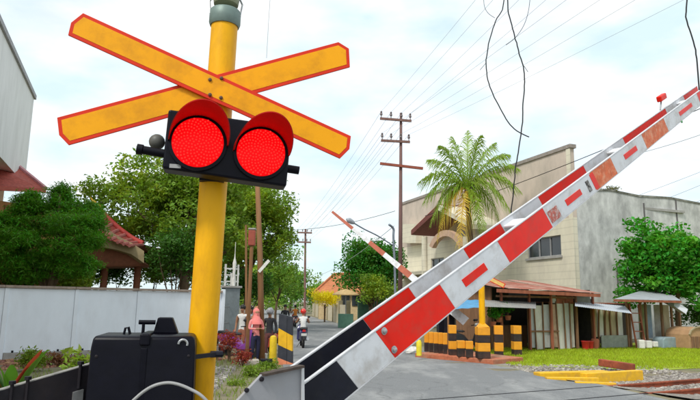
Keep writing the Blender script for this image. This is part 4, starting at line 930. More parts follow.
# tub, crate, white bits
q = SHW.pt(sg(650, 347)[0], 0, .7); bx_ = MB(); l_ = sg(683, 347)[0] - sg(650, 347)[0]
bx_.prism([q, q + SHW.u * l_, q + SHW.u * (l_ - .05) + Z * .42, q + SHW.u * (l_ - .25) + Z * .5, q + SHW.u * .2 + Z * .5, q + SHW.u * .05 + Z * .40], -QS * .6)
bx_.build('water_tank', mat('tank_blue_grey', (.25, .33, .36), rough=.7, var=.2, bump=.15, dirt=(.33, .31, .27)), label='blue-grey low tank lying in front of the grey roofed shelter', cat='tank', bevel=.04)
for i, x in enumerate((630, 637, 643)):
    q = SHW.pt(sg(x, 347)[0], 0, .6); MB().box(q + Z * .2, (.26, .24, .4 - .08 * i), .2 * i).build('storage_tub', WHP, label=['white tub below the ladder', 'white tub between the ladder and the shelter posts', 'smallest white tub at the shelter post'][i], cat='tub', bevel=.03)
# brown covered cart at right edge
q = gr(690, 349.5); q = V((q.x, q.y, 0)); ct_ = thing('covered_cart', q + SHW.u * .6, 'brown rounded wooden cart cut off by the right edge', 'cart')
prof = [(0, .0), (1.5, .0), (1.5, .62), (1.38, .80), (1.1, .92), (.75, .96), (.4, .92), (.12, .80), (0, .62)]
PR = [q + SHW.u * a * .95 + Z * (b + .02) for a, b in prof]
MB().prism(PR, -QS * 1.2).build('body', mat('cart_tan', (.42, .25, .13), rough=.85, var=.2, bump=.2, dirt=(.28, .15, .08)), ct_, bevel=.03)
mb = MB()
for i in range(2, 8): mb.bar(PR[i] + QS * .03 + Z * .01, PR[i + 1] + QS * .03 + Z * .01, .07, .05)
mb.build('rim', PLB, ct_)
for k in range(5): MB().obox(q + SHW.u * (.12 + k * .27) + QS * .002 + Z * .06, SHW.u * .2, QS * .025, Z * .5).build('plank', PLK, ct_)
# ---- round tree right
px_tree('round_tree', 'round lush green tree in front of the weathered side wall', (629, 226, 716, 320), 678, 31.5, 8, .24, G_LUSH, 210, 110, .33, 1.9, depth=1.9, tr=.12, aspect=.6, limbs=10)
px_tree('shrub_tree', 'dark bush behind the brown cart at right edge', (684, 296, 730, 345), 700, 33, 9, .2, G_DARK, 40, 60, .3, .8, tr=.06, limbs=5)

# ================================================================== BOLLARD ISLAND AND FAR BARRIER
OY = mat('bollard_orange', (.78, .33, .015), rough=.6, var=.12, scale=6, bump=.08, dirt=(.5, .2, .03), dirt_amt=.5, dirt_scale=4)
OB = mat('bollard_black', (.03, .02, .018), rough=.7, var=.4, scale=6, bump=.1, dirt=(.12, .05, .03), dirt_amt=.5)
I0, I1, I2 = gr(415, 357.5), gr(493, 365.0), gr(540, 352)
isl = MB(); u_ = (I1 - I0).normalized(); v_ = V((-u_.y, u_.x, 0)); v_ = v_ if v_.y > 0 else -v_
isl.prism([I0, I1, I1 + v_ * 1.6 + u_ * .15, I0 + v_ * 2.4], Z * .16)
isl.build('island_kerb', mat('kerb_red', (.46, .14, .07), rough=.9, var=.3, scale=6, bump=.3, dirt=(.30, .24, .16), dirt_amt=.6), kind='structure', label='low reddish kerbed island carrying the striped bollards', cat='kerb', bevel=.02)
def bollard(x, ytop, ybase, wpx, bands, label, zb=.16, group=None):
    p = gr(x, ybase, zb); Y = p.y; h = at(x, ytop, Y).z - zb; wd = wpx * Y / F
    t = thing('bollard', V((p.x, p.y, zb)), label, 'bollard', group); z = zb + h; rz = random.uniform(-.15, .15); dpt = min(wd, .3)
    for i, (fr, m) in enumerate(bands):
        hh = h * fr; MB().box(V((p.x, p.y, z - hh / 2)), (wd - .006 * (i % 2), dpt - .006 * (i % 2), hh - .001), rz).build('orange_band' if m is OY else 'black_band', m, t, bevel=.012); z -= hh
    return t
tall = [(.28, OY), (.25, OB), (.27, OY), (.20, OB)]; short = [(.48, OY), (.52, OB)]; slim = [(.55, OY), (.45, OB)]
for i, x in enumerate((426.5, 431.2, 435.9, 440.6, 445.3)):
    bollard(x, 331.5 + i * .35, 351.6 + i * .55, 4.2, slim, ['leftmost', 'second from left', 'middle', 'second from right', 'rightmost'][i] + ' of the five slim orange and black posts in a row', group='slim striped posts')
bollard(452.5, 325, 355, 7.2, tall, 'tall striped bollard right beside the five slim posts', group='striped bollards')
bollard(461, 340.5, 356.5, 7.4, short, 'short striped bollard next to the tall one by the slim posts', group='striped bollards')
bollard(469.5, 341, 357.3, 7.0, short, 'short striped bollard left of the far yellow signal post', group='striped bollards')
bollard(499, 325.5, 357.5, 8.2, tall, 'tall striped bollard right of the far yellow signal post', zb=0.0, group='striped bollards')
bollard(516.8, 325.5, 355.5, 8.0, tall, 'tall striped bollard in front of the shack, rightmost on the grass', zb=0.0, group='striped bollards')
# yellow marker post at the left end, white stone
p = gr(419, 355.5, .16); MB().lathe(p, Z, [(.09, 0), (.09, .42), (.05, .5)], 10).build('marker_post', mat('marker_yellow', (.75, .62, .03), rough=.6, bump=.05), label='short yellow rounded post at the left end of the island', cat='bollard', smooth=True)
p = gr(412, 354); MB().ball(p + Z * .12, (.26, .2, .16), 9, 6, .12).build('white_stone', WHP, label='white painted stone at the left tip of the island', cat='stone')
# far signal post with crossbuck arm
p = gr(483, 358.3, .16); Yf = p.y
fsn = thing('crossing_signal', V((p.x, p.y, .16)), 'yellow post with orange striped base and small crossbuck arm on the island', 'railway signal')
hb_ = at(483, 327, Yf).z
zz = .16
for i, (fr, m) in enumerate([(.22, OB), (.28, OY), (.24, OB), (.26, OY)]):
    hh = (hb_ - .16) * fr; MB().box(V((p.x, p.y, zz + hh / 2)), (.40, .34, hh - .001), .1).build('base_band', m, fsn, bevel=.02); zz += hh
MB().prism([V((p.x - .2, p.y - .17, hb_)), V((p.x + .2, p.y - .17, hb_)), V((p.x + .06, p.y - .05, hb_ + .14)), V((p.x - .06, p.y - .05, hb_ + .14))], V((0, .2, 0))).build('base_cap', OY, fsn)
zt_ = at(483, 268, Yf).z
MB().lathe(V((p.x, p.y, hb_)), Z, [(.10, 0), (.10, zt_ - hb_)], 14).build('pole', YEL, fsn, smooth=True)
for sg_ in (1, -1):
    c = at(484, 276, Yf - .13); c = c + V((0, -.014 * (sg_ + 1), 0)); d = V((.9, 0, -.43 * sg_)).normalized(); up2 = V((.43 * sg_, 0, .9)).normalized()
    b_ = MB().obox(c - d * .72 - up2 * .08, d * 1.44, up2 * .16, V((0, .012, 0))).build('crossbuck_board', BRED, fsn)
    MB().obox(c - d * .69 - up2 * .055 + V((0, -.003, 0)), d * 1.38, up2 * .11, V((0, .002, 0))).build('yellow_face', mat('board_cream', (.80, .52, .16), rough=.5, bump=.02), b_)
# far barrier: boom across the road, seen rising to the left
FB0 = at(332, 211.5, 25.5); FB1 = at(466, 321.5, 22.5)
fd = (FB1 - FB0).normalized(); Lf = (FB1 - FB0).length; fn_ = V((0, -1, 0)); fn_ = (fn_ - fd * fn_.dot(fd)).normalized(); fu = fn_.cross(fd).normalized(); fu = fu if fu.z > 0 else -fu
pv = FB0 + fd * (Lf - .9)
fbr = thing('railway_barrier', V((pv.x, pv.y, .16)), 'far barrier with slim red and white boom raised to the left', 'railway barrier')
def fw(t): return .10 + .24 * t / Lf
cut = [0, 1.3, 2.3, 3.15, 4.0, 4.6, 5.2, Lf - .75, Lf - .1, Lf]
for i in range(len(cut) - 1):
    a, b = cut[i] + .001, cut[i + 1] - .001; m = [RUST if False else mat('boom_brownred', (.42, .10, .05), rough=.6, bump=.05, var=.2), WHITEB][i % 2] if i < 6 else [REDB, WHITEB, WHITEB][i - 6]
    pa, pb = FB0 + fd * a, FB0 + fd * b
    vs = [pa + fu * fw(a) / 2, pa - fu * fw(a) / 2, pa - fu * fw(a) / 2 + fn_ * -.05, pa + fu * fw(a) / 2 + fn_ * -.05, pb + fu * fw(b) / 2, pb - fu * fw(b) / 2, pb - fu * fw(b) / 2 + fn_ * -.05, pb + fu * fw(b) / 2 + fn_ * -.05]
    MB()._add(vs, [(0, 1, 2, 3), (7, 6, 5, 4), (0, 4, 5, 1), (1, 5, 6, 2), (2, 6, 7, 3), (3, 7, 4, 0)]).build('boom_band', m, fbr)
MB().box(V((pv.x, pv.y + .45, .16 + .65)), (.62, .45, 1.3), .1).build('cabinet', BLACKPL, fbr, bevel=.04)
MB().box(V((pv.x, pv.y + .45, .16 + 1.34)), (.66, .49, .07), .1).build('lid', BLACKPL, fbr, bevel=.02)
MB().tube([V((pv.x, pv.y + .3, pv.z)), V((pv.x, pv.y - .06, pv.z))], .06, 10).build('shaft', STEEL, fbr)
MB().box(V((pv.x, pv.y + .3, (.16 + pv.z) / 2)), (.22, .2, pv.z - .16), .1).build('bearing_stand', DARKST, fbr)
# parked dark motorbike behind bollards is built with the scooters below

# ---- yellow steel beams and rusty rail offcut by the track
YB = mat('beam_yellow', (.80, .45, .012), rough=.6, var=.12, scale=7, bump=.1, dirt=(.45, .26, .06), dirt_amt=.6, dirt_scale=4)
beams = [((537, 376.5), (606, 374.5), .3, .17, 'long yellow beam lying left of the rusty offcut'), ((546, 380.5), (598, 381), .16, .14, 'yellow beam nearest the road lying beside the long one'), ((583, 380), (640, 376.5), .2, .15, 'yellow beam lying across the others towards the rail'), ((575, 384), (616, 385.5), .12, .10, 'short yellow beam closest to the rail')]
for i, (a, b, wd, ht, lb_) in enumerate(beams):
    z = .10
    p, q = gr(*a, z), gr(*b, z); d = (q - p).normalized(); n_ = V((-d.y, d.x, 0)); mb = MB()
    mb.obox(p - n_ * wd / 2 - Z * .09, d * (q - p).length, n_ * wd, Z * (.19, .17, .25, .15)[i]); mb.build('yellow_beam', YB, label=lb_, cat='beam', group='yellow beams by the track', bevel=.012)
p, q = gr(600, 366.5, .1), gr(634, 370.5, .1); MB().bar(p + Z * .12, q + Z * .08, .16, .2).build('rusty_offcut', RUST, label='dark rusty rail offcut lying on the grass edge', cat='rail offcut', bevel=.02)

# ================================================================== POLES AND WIRES
def insul(p, par): MB().lathe(p, Z, [(.025, 0), (.025, .14), (.075, .16), (.075, .24), (.045, .28), (.065, .34), (.03, .40)], 8).build('insulator', mat('porcelain', (.13, .10, .10), rough=.3, bump=0), par, smooth=True)
UPY = 33
ub = at(400, 300, UPY); top = at(401, 113, UPY); up_pole = thing('utility_pole', V((ub.x, ub.y, 0)), 'tall brown utility pole with crossarms left of the palm', 'utility pole')
MB().tube([V((ub.x, ub.y, -.05)), V((top.x, top.y, top.z))], [.14, .075], 12).build('pole', mat('pole_redbrown', (.17, .095, .085), rough=.9, var=.25, scale=4, bump=.2, stretch=(1, 1, .2)), up_pole, smooth='all')
arm_m = mat('arm_brown', (.20, .11, .09), rough=.9, bump=.2, var=.3)
armpts = []
for (xa, ya, xb_, yb_) in ((380, 118.5, 411.5, 121), (381, 140.5, 410, 142)):
    a, b = at(xa, ya, UPY - .15), at(xb_, yb_, UPY - .15); MB().bar(a, b, .10, .13).build('crossarm', arm_m, up_pole)
    for f_ in (.04, .35, .68, .96): q = a.lerp(b, f_) + Z * .05; insul(q, up_pole); armpts.append(q + Z * .38)
a, b = at(380, 163.5, UPY - .15), at(423, 168.5, UPY - .15); MB().bar(a, b, .12, .14).build('crossarm', mat('arm_rust', (.28, .08, .05), rough=.9, bump=.2), up_pole)
# wooden pole near the people
wb = gr(262, 363); wt = at(256.2, 150, wb.y); wp_ = thing('wooden_pole', V((wb.x, wb.y, 0)), 'weathered brown wooden pole between the people and the striped slab', 'utility pole')
MB().tube([V((wb.x, wb.y, -.05)), V((wb.x, wb.y, 0)).lerp(wt, .5) + V((.03, 0, 0)), wt], [.10, .085, .07], 10).build('pole', WOODP, wp_, smooth='all')
q = at(262.5, 265, wb.y - .15); MB().obox(q - V((.14, 0, .18)), V((.30, 0, .36)), V((.07, 0, -.06)), V((0, .02, 0))).build('tin_plate', WHP, wp_)
q = at(252, 238, wb.y + .5); rb_ = thing('red_bell_box', V((q.x, q.y, q.z - .35)), 'red warning box on a thin post behind the wooden pole', 'signal box')
MB().box(q, (.22, .2, .50)).build('box', mat('box_red', (.36, .08, .05), rough=.6, bump=.1, dirt=(.3, .08, .05)), rb_, bevel=.03)
MB().box(q + Z * .285, (.24, .22, .06)).build('lid', CONC, rb_, bevel=.02)
rb_.location.z = 0
for c in rb_.children: c.location.z = q.z - .35
MB().tube([V((q.x, q.y, 0)), q - Z * .27], .06, 8).build('post', WOODP, rb_)
# thin post near signal pole
p = gr(246.5, 352); q = at(246, 225, p.y); tpst = MB().tube([V((p.x, p.y, 0)), q], [.05, .04], 8); tpst.build('wooden_post', WOODP, label='thin dark wooden post left of the red warning box', cat='post')
# distant pole
db = at(305, 300, 78); dt = at(305.5, 229, 78); dp = thing('utility_pole', V((db.x, db.y, 0)), 'small distant utility pole with two crossarms above the road', 'utility pole')
MB().tube([V((db.x, db.y, 0)), dt], [.17, .12], 8).build('pole', arm_m, dp)
farpts = []
for (xa, xb_, y) in ((297, 312, 232.5), (298, 311, 242)):
    a, b = at(xa, y, 77.8), at(xb_, y + .4, 77.8); MB().bar(a, b, .14, .2).build('crossarm', arm_m, dp)
    for f_ in (.05, .37, .68, .95): q = a.lerp(b, f_) + Z * .05; insul(q, dp); farpts.append(q + Z * .38)
# thin distant mast
q = at(294, 300, 100); MB().tube([V((q.x, q.y, 0)), at(294, 262, 100)], .09, 6).build('radio_mast', STEEL, label='thin distant mast left of the distant pole', cat='mast')
# street lamp
lb0 = at(395, 300, 31); lt = at(393.5, 229, 31); sl_ = thing('street_lamp', V((lb0.x, lb0.y, 0)), 'slim grey street lamp with a long arm reaching left', 'street lamp')
SLM = mat('lamp_grey', (.22, .25, .30), rough=.5, metal=.3, bump=.05)
MB().tube(smooth_pts([V((lb0.x, lb0.y, 0)), V((lb0.x, lb0.y, 3)), lt - Z * .5, lt, at(389, 224.5, 30.8)]), .06, 8).build('pole', SLM, sl_, smooth='all')
MB().tube(smooth_pts([at(393.8, 246, 31), at(378, 236, 30.5), at(364, 229, 30), at(353, 222.5, 29.6)]), .035, 7).build('arm', SLM, sl_, smooth='all')
h0, h1 = at(354.5, 223.5, 29.6), at(346.5, 218.8, 29.4); MB().tube([h0, h0.lerp(h1, .3), h0.lerp(h1, .7), h1], [.05, .12, .14, .05], 10).build('lamp_head', mat('lamp_head_grey', (.35, .38, .42), rough=.4, bump=.02), sl_, smooth='all')
# wires
WG = []
def sag(a, b, s, n=14): return [a.lerp(b, i / n) - Z * s * 4 * (i / n) * (1 - i / n) for i in range(n + 1)]
def wire(a, b, s, r, lb_, m=WIREG, n=16): MB().tube(sag(V(a), V(b), s, n), r, 5, False).build('power_line', m, label=lb_, cat='wire', group='overhead power lines')
def zplane(x, y, z): r = ray(x, y); return CAM + r * ((z - CH) / r.z)
ords = ['first', 'second', 'third', 'fourth', 'fifth', 'sixth', 'seventh', 'eighth']
for i, xt in enumerate((470, 487, 512, 538, 556, 588, 622, 668)):
    a = armpts[i]; e = zplane(xt, 0, a.z); d = e - a; wire(a, a + d * 2.2, .25, .0055, ords[i] + ' power line from the left, running from the brown utility pole over the camera')
for i in range(8): wire(armpts[i], farpts[i], .5, .008, ords[i] + ' power line strung between the brown and the distant pole')
# black cable along the building, and lines on the right
wire(at(425, 216, 42), at(760, 82, 26), .3, .022, 'black cable passing in front of the cream facade', WIRE)
wire(at(640, 153, 26), at(760, 112, 22), .1, .014, 'single line right of the boom above the side wall', WIREG)
for i, (xa, ya, xb_, yb_) in enumerate(((560, 222, 760, 148), (575, 232, 760, 160), (600, 236, 760, 176))): wire(at(xa, ya, 60), at(xb_, yb_, 40), .2, .016, ['upper', 'middle', 'lower'][i] + ' of three faint lines behind the weathered side wall')
wire(at(270, 230, 44), at(395, 211, 33), .35, .014, 'drooping line from the wooden pole to the brown utility pole', WIRE)
wire(at(394, 226, 31), at(320, 275, 60), .3, .016, 'line from the street lamp down to the tiled house', WIREG)
wire(at(267, 40, 20), at(275, -60, 20), .0, .008, 'thin vertical line above the crossbuck', WIREG) if False else None
# dangling vine wires hung from an overhead messenger cable
VD = 6.2
mz = at(505, -60, VD).z
mess = MB().tube(sag(V((-14, VD + 1.5, mz + .9)), V((26, VD - 1.2, mz + .9)), .9, 30), .012, 6, False); mess.build('messenger_cable', WIRE, label='overhead messenger cable just above the frame carrying dangling wires', cat='cable')
def dangle(px, r, lb_, dep=VD, twig=()):
    pts = [at(x, y, dep) for x, y in px]; p2 = smooth_pts(pts, 4); p2 = [p + V((rng.normal() * .002, 0, 0)) for p in p2]
    t = thing('dangling_wire', pts[-1], lb_, 'dangling wire', 'dangling wires'); MB().tube(p2, r, 6).build('strand', WIRE, t, smooth='all')
    for tw in twig: MB().tube(smooth_pts([at(x, y, dep) for x, y in tw], 4), r * .45, 5).build('twig', WIRE, t)
dangle([(509, -66), (504, 2), (497, 18), (491.5, 32), (488, 48), (486, 64), (488, 80), (493, 94), (500, 108), (508, 122), (517, 131), (529, 137)], .0060, 'left dangling dark wire that swings down to a hook', twig=([(486, 63), (480, 70)], [(484, -16), (484, 4), (488, 13), (495, 18)]))
dangle([(505, -66), (507.5, 2), (510, 18), (513.5, 32), (517.5, 46), (520, 56), (524, 70), (524.5, 86), (523, 104), (522.5, 122), (519, 148), (516, 165), (513.5, 190), (511, 216), (510, 244), (511, 262)], .0066, 'long middle dangling dark wire reaching down over the boom', twig=([(524, 66), (528, 72)], [(531, -16), (529, 8), (524, 25), (515, 38), (506, 45)]))
dangle([(689, -66), (687, 0), (686, 17), (691, 34), (695.5, 50), (697.5, 68), (699, 90)], .008, 'short dangling dark wire at the right edge above the boom tip')
MB().tube([at(272, -30, 12), at(268.5, 22, 12), at(266.5, 58, 12)], .006, 5).build('hanging_line', WIREG, label='thin pale line hanging above the right crossbuck arm', cat='dangling wire')

# ================================================================== PALM
pc_ = at(467, 190, 36); pb_ = at(474, 300, 36); palm = thing('coconut_palm', V((pb_.x, pb_.y, 0)), 'coconut palm with drooping fronds in front of the cream building', 'palm tree')
MB().tube(smooth_pts([V((pb_.x, pb_.y, -.05)), V((pb_.x, pb_.y, 3)), V((pc_.x + .1, pc_.y, pc_.z - 2)), pc_]), [.2] * 7 + [.17] * 12, 10).build('trunk', TRUNK, palm, smooth='all')
PFM = leafmat('palm_leaf', (.21, .32, .025), .4); PFY = leafmat('palm_leaf_old', (.55, .38, .04), .3)
def frond(ex, ey, sagf, m, ln_scale=1.0, dy=0.0, lw=.06):
    e = at(ex, ey, 36 + dy); a = pc_.copy(); md = a.lerp(e, .5) + Z * sagf; n = 26; pts = []
    for i in range(n + 1):
        t = i / n; pts.append(a * (1 - t) ** 2 + md * 2 * t * (1 - t) + e * t * t)
    mb = MB(); mb.tube(pts, [.04 * (1 - .85 * i / n) for i in range(n + 1)], 5)
    for i in range(2, n + 1):
        t = i / n; d = (pts[i] - pts[i - 1]).normalized(); sd_ = d.cross(Z); sd_ = sd_.normalized() if sd_.length > .1 else V((1, 0, 0))
        L_ = 1.15 * math.sin(math.pi * min(1, .15 + t * .8)) * ln_scale * (1.0)
        for sgn in (-1, 1):
            for rep in (0, .5):
                b0 = pts[i] - d * rep * (pts[i] - pts[i - 1]).length; j = random.uniform(.85, 1.15)
                w_ = random.uniform(.35, .8); o1 = b0 + (sd_ * sgn * w_ + d * .6 + Z * random.uniform(-.15, .2)) * L_ * .5 * j; o2 = b0 + (sd_ * sgn * w_ + d * random.uniform(.6, 1.0) - Z * random.uniform(.4, 1.2)) * L_ * j
                wv = d * lw
                mb._add([b0 - wv * .5, b0 + wv * .5, o1 + wv * .5, o1 - wv * .5], [(0, 1, 2, 3)]); mb._add([o1 - wv * .5, o1 + wv * .5, o2], [(0, 1, 2)])
    mb.build('frond', m, palm)
for ex, ey, sg_, m, dy in ((419, 182, 1.5, PFM, -.6), (423, 204, 1.9, PFM, -1.0), (428, 160, 1.0, PFM, .9), (440, 146, .8, PFM, -.8), (452, 137, .6, PFM, 1.0), (468, 131, .5, PFM, 1.6), (481, 136, .7, PFM, -1.0), (495, 143, .9, PFM, .8), (509, 155, 1.2, PFM, -.6), (519, 170, 1.5, PFM, .9), (521, 192, 1.8, PFM, -.8),
                           (512, 214, 2.1, PFM, -1.2), (430, 226, 2.0, PFM, -1.0), (437, 240, 2.0, PFY, -.8), (459, 252, 1.5, PFY, -1.6), (487, 240, 1.9, PFM, -1.5), (501, 228, 2.0, PFM, .6), (440, 222, 1.9, PFM, .8), (480, 232, 1.8, PFM, 1.2)):
    frond(ex, ey, sg_, m, dy=dy)
mb = MB()
for k in range(9): mb.ball(pc_ + V((random.uniform(-.4, .4), random.uniform(-.5, -.1), random.uniform(-.6, -.15))), .14, 8, 6)
mb.build('coconuts', mat('coconut_yellow', (.40, .33, .06), rough=.6, bump=.05), palm, smooth='all')

# ================================================================== CENTRE BACKGROUND
px_tree('round_tree', 'dark green mango tree behind the far barrier boom', (343, 236, 398, 306), 371, 46, 10, .26, G_DEEP, 140, 110, .44, 1.6, depth=2.1, tr=.16, limbs=9)
px_tree('shrub_tree', 'bright green bush left of the mango tree', (362, 272, 392, 312), 376, 42, 12, .2, G_MID, 40, 70, .35, .8, tr=.08, limbs=5)
shrub('yellow_bush', 'bright yellow flowering bush on the far roadside', V((at(325, 300, 56).x, 56, 1.2)), (1.5, 1.2, .85), 55, 55, .30, .17, FLOW, 41, cat='bush')
bb_ = at(325, 300, 56); MB().tube([V((bb_.x, bb_.y, 0)), V((bb_.x, bb_.y, 1.6))], .08, 6).build('bush_trunk', TRUNK, bpy.data.objects['yellow_bush'])
fh = at(337, 300, 66); fhb = thing('tiled_house', V((fh.x, fh.y, 0)), 'low cream house with orange tiled roof behind the yellow bush', 'house')
FC = mat('house_cream', (.55, .42, .24), rough=.9, bump=.1, dirt=(.4, .3, .18)); FT = mat('tile_orange', (.48, .17, .07), rough=.85, var=.3, scale=3, bump=.3, dirt=(.33, .11, .05))
q0, q1 = at(314, 293, 64), at(366, 293, 64); rz0 = at(334, 275, 68); rz1 = at(362, 274, 68)
MB().obox(V((q0.x + .5, q0.y + .6, 0)), V((q1.x - q0.x - 1, 0, 0)), V((0, 7, 0)), Z * (q0.z - .05)).build('wall', FC, fhb)
nrow = 10
for i in range(nrow):
    a, b = i / nrow, (i + 1) / nrow; A0, A1 = q0.lerp(rz0, a), q1.lerp(rz1, a); B0, B1 = q0.lerp(rz0, b), q1.lerp(rz1, b)
    MB().prism([A0, A1, B1 + Z * .0, B0 + Z * .0], V((0, .03, .06))).build('tile_course', FT, fhb)
l0 = q0 + V((0, 8.5, 0)); MB().prism([q0, rz0, l0], V((.02, .02, .08))).build('hip_roof', FT, fhb); MB().prism([l0, rz0, rz1, q1 + V((0, 8.5, 0))], V((0, .0, .05))).build('rear_roof', FT, fhb)
MB().tube([q0 + Z * .1, rz0 + Z * .12, rz1 + Z * .12], .13, 6).build('ridge', FT, fhb)
for x in (342, 352): a = at(x, 301, 64.5); MB().obox(V((a.x, a.y, a.z - .5)), V((.8, 0, 0)), V((0, .06, 0)), Z * 1.1).build('window', GLASS, fhb)
# roadside cream wall with pillars, shop awning
fw_ = Wall(gr(347, 325.5), gr(312, 315.5) - gr(347, 325.5)); LW = (gr(312, 315.5) - gr(347, 325.5)).length
zf = fw_.sz(340, 303)[1]; rw = thing('roadside_wall', fw_.pt(LW / 2, 0), 'low cream roadside wall with pillars beside the yellow bush', 'wall')
for k in range(7):
    a = LW * k / 7; MB().obox(fw_.pt(a + .3, 0), fw_.u * (LW / 7 - .32), -fw_.o * .15, Z * zf * .92).build('wall_panel', mat('wall_cream', (.50, .43, .30), rough=.9, bump=.1, dirt=(.33, .27, .18)), rw)
    MB().obox(fw_.pt(a - .06, 0, .08), fw_.u * .34, -fw_.o * .34, Z * zf * 1.12).build('pillar', mat('pillar_olive', (.26, .22, .13), rough=.9, bump=.15), rw, bevel=.02)
q = at(346, 300, 44); shp = thing('awning_stand', V((q.x, q.y, 0)), 'small stand with tan parasol awning by the roadside wall', 'stall')
tpz = at(346, 293.5, 44).z
MB().lathe(V((q.x, q.y, tpz)), Z, [(1.0, -.12), (.98, -.05), (.45, .22), (.03, .32)], 14, cap=False).build('canopy', mat('canopy_tan', (.55, .38, .18), rough=.8, bump=.1), shp, smooth=True)
MB().tube([V((q.x, q.y, 0)), V((q.x, q.y, tpz + .3))], .04, 6).build('pole', STEEL, shp)
MB().box(V((q.x, q.y + .3, .5)), (1.1, .7, 1.0)).build('counter', mat('counter_green', (.10, .22, .16), rough=.8, bump=.1), shp, bevel=.02)
MB().obox(V((at(358, 300, 47).x, 47, 0)), V((2.0, .3, 0)), V((0, 1.8, 0)), Z * 2.1).build('roadside_kiosk', mat('kiosk_green', (.06, .16, .11), rough=.8, bump=.1, dirt=(.1, .12, .09)), label='dark green kiosk under the mango tree', cat='kiosk', bevel=.04)
# kerb-side concrete posts
for i, x in enumerate((350, 356)):
    p = gr(x, 327); MB().box(V((p.x, p.y, .22)), (.2, .2, .44)).build('stone_post', WHP, label=['white stone post left of the boom edge', 'white stone post nearer the boom edge'][i], cat='post', bevel=.04)
# hills of far foliage closing the road end
px_tree('broadleaf_tree', 'wide far tree crown closing the end of the road', (225, 276, 300, 314), 262, 140, 18, .8, G_FAR, 90, 70, 1.1, 2, depth=5, tr=.2, limbs=4)
px_tree('broadleaf_tree', 'far tree mass behind the tiled house', (310, 280, 420, 312), 380, 120, 19, .7, G_MID, 100, 70, 1.0, 2, depth=5, tr=.2, limbs=4)

# ---- striped slab and small yellow posts by the road edge
p = gr(285, 366); p.z = 0; sp_ = thing('striped_slab', p, 'leaning slab post with diagonal black and yellow stripes at the road edge', 'bollard')
Ysl = p.y
sl_px = [(277.5, 362), (292, 366.5), (292, 317), (279, 313.5)]
pl = [at(x, y, Ysl) for x, y in sl_px]
pl[0].z = 0; pl[1].z = 0
SLB = mat('stripe_black', (.03, .033, .045), rough=.6, bump=.08, dirt=(.09, .09, .1), var=.3); SLY = mat('stripe_yellow', (.80, .44, .01), rough=.6, bump=.06, dirt=(.6, .3, .03))
def sp(a, b): return (pl[0].lerp(pl[3], b)).lerp(pl[1].lerp(pl[2], b), a)
fr_ = [0, .06, .26, .52, .74, 1.0]; cols = [mat('stripe_orange', (.75, .25, .12), rough=.6, bump=.06), SLB, SLY, SLB, SLB]
fr_ = [-.06, .10, .34, .66, 1.2]; cols = [mat('stripe_orange', (.75, .28, .12), rough=.6, bump=.06), SLB, SLY, SLB]
for i in range(4):
    for (a0, a1) in ((0, .62), (.64, 1)):
        def yy(a, f_): return min(1, max(0, f_ + .10 * (1 - a) * 1.0 - .04))
        b00, b10, b11, b01 = yy(a0, fr_[i]), yy(a1, fr_[i]), yy(a1, fr_[i + 1]), yy(a0, fr_[i + 1])
        if b11 - b10 < .005 and b01 - b00 < .005: continue
        MB().prism([sp(a0, b00 + .001), sp(a1, b10 + .001), sp(a1, b11 - .001), sp(a0, b01 - .001)], V((.02, .16, 0))).build('stripe', cols[i], sp_)
p = gr(272.5, 364); MB().lathe(p, Z, [(.11, 0), (.11, .72), (.09, .80), (.03, .83)], 12).build('yellow_post', mat('post_yellow', (.78, .55, .02), rough=.6, bump=.06), label='short plain yellow post between wooden pole and striped slab', cat='bollard', smooth=True)
p = gr(266, 368); MB().box(p + Z * .12, (.34, .26, .26), .2).build('valve_box', DARKST, label='small dark box at the foot of the wooden pole', cat='box', bevel=.02)

